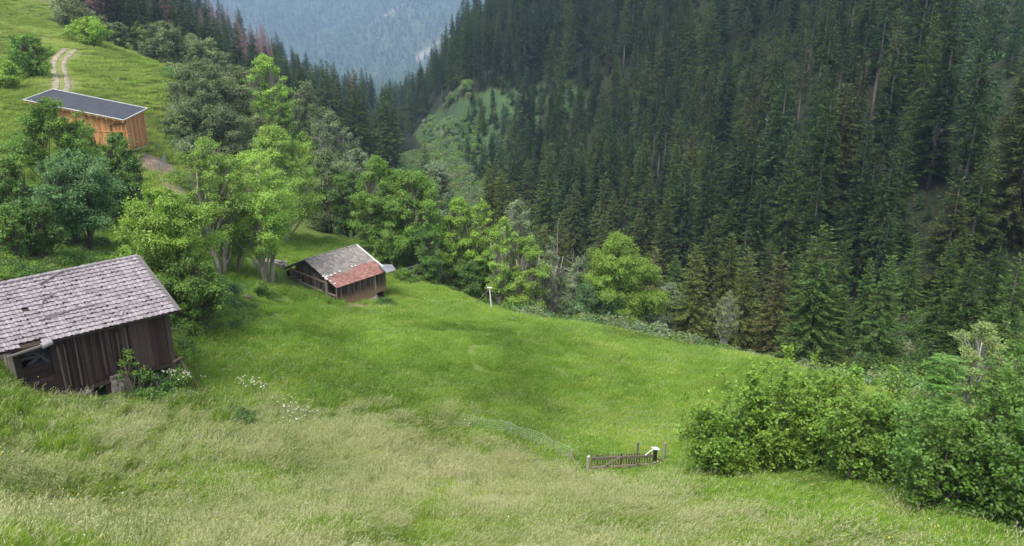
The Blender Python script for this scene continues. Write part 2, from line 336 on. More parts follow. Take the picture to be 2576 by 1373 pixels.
# ------------------------------------------------------------------ far mountain beyond the main valley
m, t, out = newmat('far_forest_ground'); n1 = noise(t, .004, 5); n2 = noise(t, .03, 4)
mc = mix(t, .5, ramp(t, n2, [(.3, (.02, .035, .02)), (.6, (.05, .075, .035)), (.75, (.09, .11, .05))]), ramp(t, n1, [(.4, (.03, .05, .025)), (.62, (.06, .085, .04)), (.72, (.20, .17, .13))]))
diffuse(t, out, mix(t, attr(t, 'field'), mix(t, attr(t, 'scar'), mc, (.22, .19, .15)), (.13, .26, .05)), .95); M_FAR = m
maz = np.linspace(-.75, .75, 300); mh = np.concatenate([np.linspace(840, 2300, 40), np.linspace(2330, 6200, 200)])
MA, MH = np.meshgrid(maz, mh); mx_ = MH*np.sin(MA); my_ = MH*np.cos(MA)
def mz(x, y):
    h = np.hypot(x, y); a_ = np.arctan2(x, y)
    top = 560*np.clip((a_+.47)/.10, 0, 1)**.8+120
    u = np.clip((h-2400-180*np.sin(a_*9))/2300, 0, 1)
    rid = np.abs(fbm((x+y*.25)/900, y/2600, 3))*520
    spur = 75*np.exp(-((a_+.06)/.05)**2)*np.exp(-((h-2000)/420)**2)
    return -132+top*u**.85+(fbm(x/420, y/900, 4)*230-rid+60)*np.clip(u*5, 0, 1)*(1-.3*u)-6*0+spur+fbm(x/200, y/200, 3)*8
mzv = mz(mx_, my_); mpx, mpy, _ = proj(mx_, my_, mzv)
scar = np.clip(1-np.abs((mpx-1080)-(125-mpy)*1.25)/16+fbm(mx_/60, my_/60)*2.4, 0, 1)*((mpy > 85) & (mpy < 150) & (mpx > 1030) & (mpx < 1160))
scar = np.maximum(scar, np.clip(1-np.abs((mpx-930)-(60-mpy)*1.7)/7+fbm(mx_/60, my_/60)*3, 0, 1)*((mpy > 10) & (mpy < 70) & (mpx > 880)&(mpx<1020))*.6)
field = np.clip(1.1-np.hypot((mpx-945)/13, (mpy-188)/8)+fbm(mx_/40, my_/40)*2.5, 0, 1)
im = np.arange(mx_.size).reshape(mx_.shape)
link('far_mountain', mesh_np('far_mountain', np.stack([mx_, my_, mzv], -1), np.stack([im[:-1, :-1], im[:-1, 1:], im[1:, 1:], im[1:, :-1]], -1).reshape(-1, 4), M_FAR, {'scar': scar.ravel(), 'field': field.ravel()}, True), kind='structure')

# ------------------------------------------------------------------ haze
m, t, out = newmat('haze'); pv = N(t, 'VolumePrincipled'); pv.inputs['Color'].default_value = (.50, .68, 1, 1); pv.inputs['Density'].default_value = 1.85e-4; pv.inputs['Anisotropy'].default_value = .2
t.links.new(pv.outputs[0], out.inputs['Volume']); M_HAZE = m
bm = MB(); hx0, hx1, hy0, hy1, hz0, hz1 = -5200, 5200, -400, 6600, -260, 760
bm.add([(x, y, z) for z in (hz0, hz1) for x, y in ((hx0, hy0), (hx1, hy0), (hx1, hy1), (hx0, hy1))], [(0, 3, 2, 1), (4, 5, 6, 7), (0, 1, 5, 4), (1, 2, 6, 5), (2, 3, 7, 6), (3, 0, 4, 7)])
bm.build('haze', M_HAZE, kind='stuff', label='blue summer haze filling the valley air', cat='haze')

# ------------------------------------------------------------------ foliage builders
def kites(base, dirv, nrm, length, width):
    """rhombic leaves: base (n,3), direction, approx normal -> verts (n,4,3)"""
    dirv = dirv/np.linalg.norm(dirv, axis=1, keepdims=True)
    side = np.cross(dirv, nrm); side /= np.maximum(np.linalg.norm(side, axis=1, keepdims=True), 1e-6)
    L = length[:, None]; Wd = width[:, None]
    return np.stack([base, base+dirv*L*.5+side*Wd*.5, base+dirv*L, base+dirv*L*.5-side*Wd*.5], 1)
def leafmesh(name, quads, mat, v, extra=None):
    q = quads.reshape(-1, 3); at_ = {'v': np.repeat(v, 4)}
    for k, e_ in (extra or {}).items(): at_[k] = np.repeat(e_, 4)
    return mesh_np(name, q, np.arange(len(q)).reshape(-1, 4), mat, at_)
def rdir(n, r): d = r.normal(size=(n, 3)); return d/np.linalg.norm(d, axis=1, keepdims=True)
def spruce_mesh(seed, H, Rm, base, dens=1., size=.55, dead=False, droop=.35):
    r = np.random.default_rng(seed); B = []; D = []; L = []; Wd = []; V = []; T = []; Nn = []
    nw = int((1-base)*H/(.42/dens)); lop = r.uniform(0, 6.28); 
    for i in range(nw):
        t_ = base+(1-base)*(i+r.uniform(-.3, .3))/nw; t_ = min(max(t_, .02), .99); tt = (t_-base)/(1-base)
        prof = (1-tt)**.72*(.6+.4*min(1, tt/.12+.15))*(1+.12*math.sin(tt*17+seed)); nb = 6 if tt < .75 else 5
        for b in range(nb):
            an = r.uniform(0, 6.28); Lb = Rm*prof*r.uniform(.62, 1.12)*(1+.13*math.cos(an-lop))+.18
            if r.random() < (.12+.35*max(0, .25-tt)): continue
            k = max(2, int(Lb/(.30/dens))); s = np.linspace(.22 if Lb > 1 else .1, 1, k)+r.normal(0, .02, k)
            dr = droop*(1-tt)**.7-.30*tt**2
            rad = s*Lb; z = t_*H+Lb*(-dr*s+.30*dr*s**3)+r.normal(0, .05, k)
            ca, sa = math.cos(an), math.sin(an); bend = r.normal(0, .12)*s*s*Lb
            P = np.stack([rad*ca-bend*sa, rad*sa+bend*ca, z], 1)
            for sg in (-1, 1, 0, 2):
                kk = k
                fwd = np.array([ca, sa, -dr*.7]); sd_ = np.array([-sa, ca, 0])
                if sg == 2: d = np.tile(fwd*.35+np.array([0, 0, -1.]), (kk, 1))+r.normal(0, .3, (kk, 3)); nn = np.tile(np.array([ca, sa, .2]), (kk, 1)); ln = size*r.uniform(.5, 1.1, kk)*(.45 if tt > .7 else .8); wd = ln*.42
                elif sg == 0: d = np.tile(fwd+np.array([0, 0, .25]), (kk, 1))+r.normal(0, .2, (kk, 3)); nn = r.normal(0, .35, (kk, 3))+[0, 0, 1]; ln = size*r.uniform(.6, 1.1, kk); wd = ln*.34
                else: d = np.tile(fwd*.8+sd_*sg*1.0, (kk, 1))+r.normal(0, .22, (kk, 3)); nn = r.normal(0, .35, (kk, 3))+[0, 0, 1]; ln = size*r.uniform(.6, 1.25, kk)*(1.15-.55*s)*min(1, .45+Lb*.35); wd = ln*.36
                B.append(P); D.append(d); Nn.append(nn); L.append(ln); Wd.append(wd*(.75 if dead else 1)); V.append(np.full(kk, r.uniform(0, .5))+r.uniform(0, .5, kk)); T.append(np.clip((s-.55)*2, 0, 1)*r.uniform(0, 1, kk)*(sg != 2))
    q = kites(np.concatenate(B), np.concatenate(D), np.concatenate(Nn), np.concatenate(L), np.concatenate(Wd))
    keep = np.ones(len(q), bool)
    if dead: keep = r.random(len(q)) < .75
    V = np.concatenate(V)[keep]; T = np.concatenate(T)[keep]*(0 if dead else 1)
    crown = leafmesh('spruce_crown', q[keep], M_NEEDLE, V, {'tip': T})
    tb = MB(); r0 = H*.0105+.04; tb.tube([(0, 0, -.6), (0, 0, H*.3), (0, 0, H*.7), (0, 0, H*.985)], [r0*1.1, r0*.85, r0*.45, .02], 7)
    for i in range(int(14*dens)+4):   # dead stubs on the bare trunk
        z = r.uniform(.12, max(.3, base+.25))*H; an = r.uniform(0, 6.28); l = r.uniform(.4, 1.)*Rm*.5; tb.tube([(0, 0, z), (l*math.cos(an), l*math.sin(an), z-l*.2)], [.03, .01], 3, cap=False)
    return crown, tb.mesh('spruce_trunk', M_BARKS, True)
# name: seed,H,R,base,dens,size
SP = [spruce_mesh(1, 24, 3.9, .10, 1.3, .62), spruce_mesh(2, 26, 3.6, .18, 1.3, .62), spruce_mesh(3, 28, 2.9, .38, 1.3, .62), spruce_mesh(4, 22, 4.4, .05, 1.35, .62, droop=.45), spruce_mesh(5, 27, 2.8, .50, 1.3, .6), spruce_mesh(6, 20, 3.4, .06, 1.3, .6),
      spruce_mesh(7, 11, 2.5, .03, 1., .65, droop=.2), spruce_mesh(8, 9, 2.2, .03, 1., .6, droop=.2), spruce_mesh(9, 23, 2.7, .15, 1, .7, dead=True)]
SPH = [24, 26, 28, 22, 27, 20, 11, 9, 23]
def spruce(loc, H, kind, col, rz, label, group=None, name='spruce_tree', wx=1.):
    o = empty(name, loc, rz, label=label, cat='tree' if 'dead' not in name else 'dead tree', group=group)
    k = H/SPH[kind]; o.scale = (k*wx, k*wx, k)
    cr = link('crown', SP[kind][0], o); cr.color = (*col, 1); link('trunk', SP[kind][1], o); return o

def limb(tb, p, q, r0, r1, r, sag=.12, k=5):
    p = np.array(p, float); q = np.array(q, float); d = q-p; L = np.linalg.norm(d); nm = r.normal(0, 1, 3)*L*.05
    mid = (p+q)/2+nm+np.array([0, 0, -sag*L if d[2] < L*.8 else 0]); ts = (0, .33, .66, 1)
    pts = [(1-a_)**2*p+2*a_*(1-a_)*mid+a_*a_*q for a_ in ts]; tb.tube(pts, [r0+(r1-r0)*a_ for a_ in ts], k, cap=False)
def broadleaf(name, loc, H, Rm, col, label, leaf=.2, dens=1., cb=.25, stems=1, open_=.0, seed=0, bark=None, peak=1.2, cat='tree', group=None, lean=(0, 0), clump=.3, nc=None, shape=None):
    """one tree: clumps of leaves at limb ends, placed through an uneven crown"""
    r = np.random.default_rng(seed+1000); nc = nc or int(30+Rm*9); leaf = leaf*.85
    if shape is None: shape = [(0, 0, 1, 1)]
    cz0, cz1 = cb*H, H; cen = []; rad = []
    for i in range(nc*3):
        if len(cen) >= nc: break
        u = r.uniform(0, 1)**.8; an = r.uniform(0, 6.283); wob = 1+.22*math.sin(an*3+seed)+.15*math.sin(an*5+2*seed)
        pr = (math.sin(math.pi*min(1, (u*.86+.14))**peak)**.6)*wob          # width profile with height
        rr = Rm*pr*math.sqrt(r.uniform(.12, 1))*.98
        rc = clump*Rm*r.uniform(.45, 1.45)*(1.15-.35*u)
        z = cz0+(cz1-cz0)*u-rc*.6*u
        if i % 7 == 0: z += rc*.9; rc *= .6     # stray shoots above the general outline
        c = np.array([rr*math.cos(an)+lean[0]*u, rr*math.sin(an)+lean[1]*u, z])
        if open_ and len(cen) > 6 and min(np.linalg.norm((c-x)/[1, 1, .8]) for x in cen) < open_*Rm*.28: continue
        cen.append(c); rad.append(rc)
    cen = np.array(cen); rad = np.array(rad)
    Q = []; V = []
    for c, rc in zip(cen, rad):
        nl = int(max(50, 24.*dens*(rc/leaf)**2)); d = rdir(nl, r); d[:, 2] = np.abs(d[:, 2])*np.where(r.random(nl) < .24, -1, 1)
        ax = np.array([c[0], c[1], .45*Rm+.3*max(0, c[2]-.6*H)]); ax = ax/np.linalg.norm(ax)+r.normal(0, .35, 3)
        rr = rc*(.25+.80*r.random(nl)**.75)*(1+.35*np.sin(d[:, 0]*7+c[0]*3)*np.sin(d[:, 1]*6+c[1]))*np.where(r.random(nl) < .16, 1.3, 1)
        p = d*rr[:, None]*np.array([.85, .85, .62]); p = c+p+(p@ax)[:, None]*ax*.45; nn = d*.5+np.array([0, 0, .55])+r.normal(0, .5, (nl, 3)); dr = np.cross(nn, r.normal(size=(nl, 3)))+d*.3+np.array([0, 0, -.25])
        l = leaf*r.uniform(.7, 1.35, nl); Q.append(kites(p, dr, nn, l, l*.62)); V.append(np.clip(r.uniform(0, .6)+r.uniform(0, .4, nl), 0, 1))
    Q = np.concatenate(Q); V = np.concatenate(V)
    o = empty(name, loc, 0, label=label, cat=cat, group=group)
    cr = link('crown', leafmesh('crown', Q, M_LEAF, V), o); cr.color = (*col, 1)
    tb = MB(); tr = (.018*H+.03)*(.55 if name == 'birch' else 1); st = []
    for s in range(stems):
        an = 6.283*s/stems+r.uniform(0, 1); sp = (0 if stems == 1 else .14)*H; b0 = np.array([math.cos(an)*.12*(stems > 1)*2, math.sin(an)*.12*(stems > 1)*2, -.4])
        top = np.array([math.cos(an)*sp+lean[0]*.7, math.sin(an)*sp+lean[1]*.7, H*.8]); pts = [b0+(top-b0)*f_+r.normal(0, .012*H, 3)*(f_ > 0) for f_ in (0, .2, .4, .6, .8, 1)]
        tb.tube(pts, [tr*(1.15-f_) / (1 if stems == 1 else 1.35)+.02 for f_ in (0, .2, .4, .6, .8, 1)], 7); st.append(pts)
    for c in cen:
        s = st[int(np.argmin([np.linalg.norm(p[-2][:2]-c[:2]) for p in st]))]; f_ = np.clip((c[2]/H-.22)/.8, .12, .9)*5*.85; i = int(f_); p = s[i]+(s[min(i+1, 5)]-s[i])*(f_-i)
        limb(tb, p, c, tr*.32*(1.05-c[2]/H)+.02, .015, r)
        for _ in range(2): limb(tb, p+(c-p)*r.uniform(.4, .8), c+rdir(1, r)[0]*rad[0]*.8, .022, .008, r, 0, 3)
    link('trunk', tb.mesh('trunk', bark or M_BARK, True), o)
    return o

# ------------------------------------------------------------------ scattering of uncountable stuff (instances through geometry nodes)
def proto_coll(name, meshes, cols=None, mat=None):
    if cols:
        for m_, c_ in zip(meshes, cols): bake(m_, c_, mat)
    c = bpy.data.collections.new(name)
    for i, m_ in enumerate(meshes):
        o = bpy.data.objects.new('%s_%02d' % (name, i), m_)
        c.objects.link(o)
    return c
def scatter(name, coll, co, rot, scl, idx, label, cat):
    n_ = len(co); me = bpy.data.meshes.new(name); me.vertices.add(n_); me.vertices.foreach_set('co', np.asarray(co, np.float32).ravel())
    a_ = me.attributes.new('rot', 'FLOAT_VECTOR', 'POINT'); a_.data.foreach_set('vector', np.asarray(rot, np.float32).ravel())
    a_ = me.attributes.new('scl', 'FLOAT_VECTOR', 'POINT'); s_ = np.asarray(scl, np.float32); s_ = np.repeat(s_[:, None], 3, 1) if s_.ndim == 1 else s_; a_.data.foreach_set('vector', s_.ravel())
    a_ = me.attributes.new('idx', 'INT', 'POINT'); a_.data.foreach_set('value', np.asarray(idx, np.int32))
    o = link(name, me, kind='stuff', label=label, cat=cat)
    g = bpy.data.node_groups.new(name, 'GeometryNodeTree'); g.interface.new_socket('Geometry', in_out='INPUT', socket_type='NodeSocketGeometry'); g.interface.new_socket('Geometry', in_out='OUTPUT', socket_type='NodeSocketGeometry')
    gi = g.nodes.new('NodeGroupInput'); go = g.nodes.new('NodeGroupOutput'); ip = g.nodes.new('GeometryNodeInstanceOnPoints'); ci = g.nodes.new('GeometryNodeCollectionInfo')
    ci.inputs['Collection'].default_value = coll; ci.inputs['Separate Children'].default_value = True; ci.inputs['Reset Children'].default_value = True
    ip.inputs['Pick Instance'].default_value = True
    def na(nm, ty):
        q = g.nodes.new('GeometryNodeInputNamedAttribute'); q.data_type = ty; q.inputs['Name'].default_value = nm; return next(s for s in q.outputs if s.enabled)
    e2r = g.nodes.new('FunctionNodeEulerToRotation')
    L_ = g.links.new; L_(gi.outputs[0], ip.inputs['Points']); L_(ci.outputs[0], ip.inputs['Instance']); L_(na('idx', 'INT'), ip.inputs['Instance Index'])
    L_(na('rot', 'FLOAT_VECTOR'), e2r.inputs[0]); L_(e2r.outputs[0], ip.inputs['Rotation']); L_(na('scl', 'FLOAT_VECTOR'), ip.inputs['Scale']); L_(ip.outputs[0], go.inputs[0])
    md = o.modifiers.new('scatter', 'NODES'); md.node_group = g
    return o
def poisson(n_try, sampler, rad, seed=0):
    """dart throwing on a hash grid; sampler(n)->(n,2); rad = spacing"""
    r = np.random.default_rng(seed); pts = sampler(n_try, r); cell = {}; keep = []
    for i, (x, y) in enumerate(pts):
        rr = rad if np.isscalar(rad) else rad(x, y); gx_, gy_ = int(x//12), int(y//12); ok = True
        for a_ in (-1, 0, 1):
            for b_ in (-1, 0, 1):
                for (u, v_) in cell.get((gx_+a_, gy_+b_), ()):
                    if (u-x)**2+(v_-y)**2 < rr*rr: ok = False; break
                if not ok: break
            if not ok: break
        if ok: cell.setdefault((gx_, gy_), []).append((x, y)); keep.append(i)
    return pts[keep]
def polar(h0, h1, a0, a1):
    def f(n_, r): h = np.sqrt(r.uniform(h0*h0, h1*h1, n_)); a_ = r.uniform(a0, a1, n_); return np.stack([h*np.sin(a_), h*np.cos(a_)], 1)
    return f

# ------------------------------------------------------------------ spruce forest on the right-hand slope
NEED = [(.040, .072, .02), (.062, .095, .024), (.034, .066, .028), (.078, .095, .032), (.03, .054, .02)]
r = np.random.default_rng(11)
Py = poisson(9000, polar(240, 390, -.16, .10), lambda x, y: 2.1+1.7*vnoise(x/9, y/9), 9); cy = classes(Py[:, 0], Py[:, 1], Z(Py[:, 0], Py[:, 1])); pyx = proj(Py[:, 0], Py[:, 1], Z(Py[:, 0], Py[:, 1])); YOUNG = Py[(cy[2] > .5) & ~((pyx[0] < 1170-(pyx[1]-330)*.3) & (vnoise(Py[:, 0]/7, Py[:, 1]/7) < .8))]
P0 = poisson(50000, polar(72, 640, -.24, .93), lambda x, y: 5.4+1.7*vnoise(x/20, y/20), 3)
z0 = Z(P0[:, 0], P0[:, 1]); px0, py0, d0 = proj(P0[:, 0], P0[:, 1], z0); rs0 = riverside(P0[:, 0], P0[:, 1]); h0 = np.hypot(P0[:, 0], P0[:, 1])
cls0 = classes(P0[:, 0], P0[:, 1], z0); hn = vnoise(P0[:, 0]/22+5, P0[:, 1]/22); u0 = r.random(len(P0))
FOREST = []
for i in range(len(P0)):
    x, y = P0[i]; px, py, rs = px0[i], py0[i], rs0[i]
    if rs < (2.5 if h0[i] > 205 or h0[i] < 98 else 4) or d0[i] < 40: continue
    if abs(px-1418) < 24 and h0[i] < 152: continue
    if px < 1235 and 170 < h0[i] < 300 and py > 330 and cls0[2][i] < .5: continue     # stream stays visible
    if 1550 < px < 1720 and h0[i] < 124: continue
    Hh_ = 16+12*hn[i]+r.uniform(-4, 5); kind = int(r.choice([0, 1, 0, 3, 1, 2, 5])); c = NEED[int(r.integers(0, 5))]
    if cls0[2][i] > .5:                      # young plantation
        continue
        Hh_ = r.uniform(6, 10); kind = int(r.choice([6, 7])); c = (.055, .12, .055)
    elif px > 2420-(py-60)*.35 and py < 470 and h0[i] > 120:
        Hh_ = r.uniform(9, 15); kind = int(r.choice([6, 7, 5])); c = (.045, .095, .035)
    elif 1640 < px < 1780 and py < 520 and py > 360: kind = 4; Hh_ = r.uniform(22, 27)
    elif 1980 < px < 2230 and 230 < py < 420: kind = 4; Hh_ = r.uniform(25, 30)
    elif rs < 14 and h0[i] < 170: Hh_ = r.uniform(13, 21); kind = int(r.choice([0, 3, 5])); c = (.085, .105, .038)
    if px > 1950 and h0[i] < 100: Hh_ = min(Hh_, 18)
    FOREST.append((x, y, z0[i], Hh_, kind, c, r.uniform(0, 6.28), r.uniform(.8, 1.15)))
SAP = poisson(26000, polar(90, 420, -.16, .92), 3.4, 21); csp = classes(SAP[:, 0], SAP[:, 1], Z(SAP[:, 0], SAP[:, 1])); spp = proj(SAP[:, 0], SAP[:, 1], Z(SAP[:, 0], SAP[:, 1])); SAP = SAP[(riverside(SAP[:, 0], SAP[:, 1]) > 3) & (csp[2] < .5) & (vnoise(SAP[:, 0]/15, SAP[:, 1]/15) > .3) & ~((np.abs(spp[0]-1418) < 20) & (spp[1] > 600))]
for x, y in SAP: FOREST.append((x, y, float(Z(x, y)), r.uniform(1.8, 5.5), 7, (.04, .08, .03), r.uniform(0, 6.28), r.uniform(1., 1.5)))
for x, y in YOUNG: FOREST.append((x, y, float(Z(x, y)), r.uniform(3.5, 11), int(r.choice([6, 7, 5])), (.05, .10, .045), r.uniform(0, 6.28), r.uniform(.9, 1.2)))
# hand-placed spruces along the gorge edge: (top pixel x, top pixel y, distance, kind, tint)
EDGE = [(1755, 612, 84, 0, 'with rusty new growth left of the white-trunked birch', 1), (1842, 590, 86, 1, 'broad and tall, rising right behind the white-trunked birch', 1), (1886, 622, 80, 5, 'slender, just right of the white-trunked birch', 1), (1968, 634, 78, 5, 'reddish-tipped and short, left of the broad dark spruce pair', 2),
        (2072, 566, 72, 3, 'broadest one at the meadow edge, skirts reaching the ground', 0), (2133, 598, 76, 2, 'bare-stemmed twin leaning against the broadest spruce', 0), (2245, 640, 74, 0, 'bushy, standing behind the pale shoots of the hazel', 0), (2305, 585, 80, 2, 'long red-brown bare stem behind the hazel', 0),
        (2402, 600, 78, 0, 'dark and full behind the ash sapling', 0), (2450, 650, 72, 3, 'low-skirted, close behind the drooping birch', 0), (2525, 585, 80, 1, 'tall, near the right edge of the picture', 0), (2570, 640, 70, 5, 'last one in the row at the right edge', 0),
        (1650, 622, 110, 5, 'ragged rusty one right of the bright round ash', 2), (2190, 650, 88, 1, 'between the leaning twin and the hazel shoots', 0), (2010, 640, 96, 0, 'dark, tucked left of the broadest spruce', 0), (1700, 640, 102, 0, 'dim, behind the grey-green willows at the stream', 0),
        (1228, 405, 128, 0, 'yellowish, left of a close trio above the pale ashes', 1), (1262, 425, 126, 5, 'yellowish, middle of a close trio above the pale ashes', 1), (1292, 455, 124, 3, 'yellowish, right of a close trio above the pale ashes', 1), (1330, 500, 118, 0, 'dull green, beside the grey bare-twigged tree', 1), (1410, 535, 112, 1, 'dull brown-green, above the bend of the stream', 1), (1372, 560, 110, 5, 'half hidden, left of the stream gap', 1), (1068, 362, 150, 5, 'lone dark tip poking above the olive trees', 0)]
ECOL = [(.065, .115, .028), (.115, .14, .036), (.13, .125, .045)]
for k, (px, py, h, kd, txt, ci) in enumerate(EDGE):
    p = at(px, py, h); zb = float(Z(p[0], p[1])); spruce((p[0], p[1], zb), p[2]-zb, kd, ECOL[ci], k*1.7, 'spruce '+txt, 'spruces along the gorge edge', wx=1.12 if kd in (3, 0) else 1)
    FOREST = [f_ for f_ in FOREST if (f_[0]-p[0])**2+(f_[1]-p[1])**2 > 9]
def appsize(f_):
    px, py, d = proj(f_[0], f_[1], f_[2]+f_[3]*.6); return f_[3]/d if (-60 < px < 2640 and py > -180 and py < 1100) else 0
FOREST.sort(key=appsize, reverse=True)
KLAB = {0: 'full-crowned dark spruce in the crowded forest across the stream', 1: 'tall dark spruce with short bare stem in the forest across the stream', 2: 'tall spruce with crown only on its upper half across the stream', 3: 'wide drooping-branched spruce in the forest across the stream',
        4: 'tall spruce with long pale bare stem on the opposite slope', 5: 'medium spruce with narrow crown in the forest across the stream', 6: 'young bright green spruce in the plantation on the far slope', 7: 'small young green spruce in the plantation on the far slope', 8: 'dead spruce'}
ind = FOREST[:275]; rest = FOREST[275:]
for f_ in ind:
    spruce(f_[:3], f_[3], f_[4], f_[5], f_[6], KLAB[f_[4]], 'forest spruces, '+KLAB[f_[4]], wx=f_[7])
def join_mesh(a_, b_, name):
    """crown + trunk in one mesh with two materials, for the far mass of trees"""
    b2 = bmesh_join(a_, b_, name); return b2
def bmesh_join(a_, b_, name):
    va = np.empty(len(a_.vertices)*3, np.float32); a_.vertices.foreach_get('co', va); vb = np.empty(len(b_.vertices)*3, np.float32); b_.vertices.foreach_get('co', vb)
    fb = [tuple(p.vertices) for p in b_.polygons if len(p.vertices) == 4]; na_ = len(a_.vertices)
    fa = np.arange(na_).reshape(-1, 4); f_ = np.concatenate([fa, np.array(fb)+na_]); co = np.concatenate([va, vb]).reshape(-1, 3)
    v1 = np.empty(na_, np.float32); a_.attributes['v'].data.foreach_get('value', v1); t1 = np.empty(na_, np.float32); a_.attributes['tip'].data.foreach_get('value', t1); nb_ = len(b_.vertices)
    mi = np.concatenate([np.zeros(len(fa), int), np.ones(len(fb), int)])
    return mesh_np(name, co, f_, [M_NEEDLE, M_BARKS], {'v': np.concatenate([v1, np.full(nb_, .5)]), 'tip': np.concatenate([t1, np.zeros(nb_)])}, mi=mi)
FS = [bmesh_join(SP[i][0], SP[i][1], 'far_spruce') for i in range(9)]
FCOL = [NEED[0], NEED[1], NEED[4], NEED[0], NEED[2], NEED[1], (.05, .10, .045), (.05, .105, .04), (.24, .13, .11)]
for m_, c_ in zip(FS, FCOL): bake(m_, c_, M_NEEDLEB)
SPCOLL = proto_coll('spruce_source', FS)
def mass(name, lst, label):
    co = np.array([q[:3] for q in lst]); k = np.array([q[3]/SPH[q[4]] for q in lst]); wx = np.array([q[7] for q in lst])
    rot = np.zeros((len(lst), 3)); rot[:, 2] = [q[6] for q in lst]
    scatter(name, SPCOLL, co, rot, np.stack([k*wx, k*wx, k], 1), [q[4] for q in lst], label, 'forest')
mass('spruce_forest', rest, 'dense mass of dark spruces covering the upper opposite slope')
# ridges on the left, across the side valley
P1 = poisson(30000, polar(235, 760, -.60, .02), lambda x, y: 5.2+.006*math.hypot(x, y), 5)
z1 = Z(P1[:, 0], P1[:, 1]); px1, py1, d1 = proj(P1[:, 0], P1[:, 1], z1); rs1 = riverside(P1[:, 0], P1[:, 1]); n1_ = vnoise(P1[:, 0]/40, P1[:, 1]/40)
L1 = []; h_1 = np.hypot(P1[:, 0], P1[:, 1])
for i in range(len(P1)):
    if rs1[i] > -2.5 or px1[i] < 150 or (px1[i] > 1005 and h_1[i] < 340): continue
    px, py = px1[i], py1[i]; c = 0
    Hh_ = 20+10*n1_[i]+r.uniform(-4, 4); kd = int(r.choice([0, 1, 5, 3, 1])); dead = False
    top = proj(P1[i, 0], P1[i, 1], z1[i]+Hh_)
    p_dead = .92*math.exp(-((px-655)/75)**2)*(py < 240)+.5*math.exp(-((px-880)/30)**2-((py-330)/45)**2)+.1*(px < 600)*(py < 190)
    if r.random() < p_dead: kd = 8
    L1.append((P1[i, 0], P1[i, 1], z1[i], Hh_, kd, None, r.uniform(0, 6.28), r.uniform(.85, 1.2)))
dd = [q for q in L1 if q[4] == 8]; dd.sort(key=appsize, reverse=True)
for q in dd[:120]:
    spruce(q[:3], q[3], 8, (.27, .145, .125), q[6], 'dead reddish-brown spruce on the far left ridge', 'dead red-brown spruces on the ridge', 'dead_spruce', q[7])
keepd = set(id(q) for q in dd[:120]); L1 = [q for q in L1 if id(q) not in keepd]
mass('ridge_spruces', L1, 'dark spruce wood on the ridges beyond the side valley')
# far mountain: low-detail spruces, thousands, as one mass
def far_proto(seed):
    rr = np.random.default_rng(seed); B = []; D = []; L = []; 
    for i in range(70):
        t_ = i/70; an = rr.uniform(0, 6.28); l = 3.4*(1-t_)**.8*rr.uniform(.7, 1.2)+.3; B.append((0, 0, 2+t_*20)); D.append((math.cos(an), math.sin(an), -.35)); L.append(l)
    L = np.array(L); q = kites(np.array(B, float), np.array(D), np.tile([0, 0, 1.], (70, 1))+rr.normal(0, .3, (70, 3)), L, L*.75)
    return leafmesh('far_tree', q, M_NEEDLE, rr.uniform(0, 1, 70), {'tip': np.zeros(70)})
FP = proto_coll('far_source', [far_proto(s) for s in (1, 2, 3)], [(.07, .125, .05), (.10, .155, .065), (.055, .10, .045)], M_NEEDLEB)
rr = np.random.default_rng(4); ma = rr.uniform(-.46, .06, 60000); mh_ = np.sqrt(rr.uniform(1000**2, 5200**2, 60000)); fx_ = mh_*np.sin(ma); fy_ = mh_*np.cos(ma); fz_ = mz(fx_, fy_)
fpx, fpy, fd = proj(fx_, fy_, fz_); dens_ = vnoise(fx_/120, fy_/300); 
scar_ = np.clip(1-np.abs((fpx-1080)-(125-fpy)*1.25)/16, 0, 1)*((fpy > 85) & (fpy < 150) & (fpx > 1030) & (fpx < 1160))
ok = (fpy > -60) & (fpx > 300) & (fpx < 1350) & (fpy < 300) & (rr.random(60000) < .55+.6*dens_) & (scar_ < .25) & (np.hypot((fpx-945)/13, (fpy-188)/8) > 1)
fx_, fy_, fz_ = fx_[ok], fy_[ok], fz_[ok]; nn_ = len(fx_); rot = np.zeros((nn_, 3)); rot[:, 2] = rr.uniform(0, 6.28, nn_)
scatter('mountain_forest', FP, np.stack([fx_, fy_, fz_-1], 1), rot, rr.uniform(.7, 1.5, nn_), rr.integers(0, 3, nn_), 'blue hazy conifer forest covering the far mountainside', 'forest')

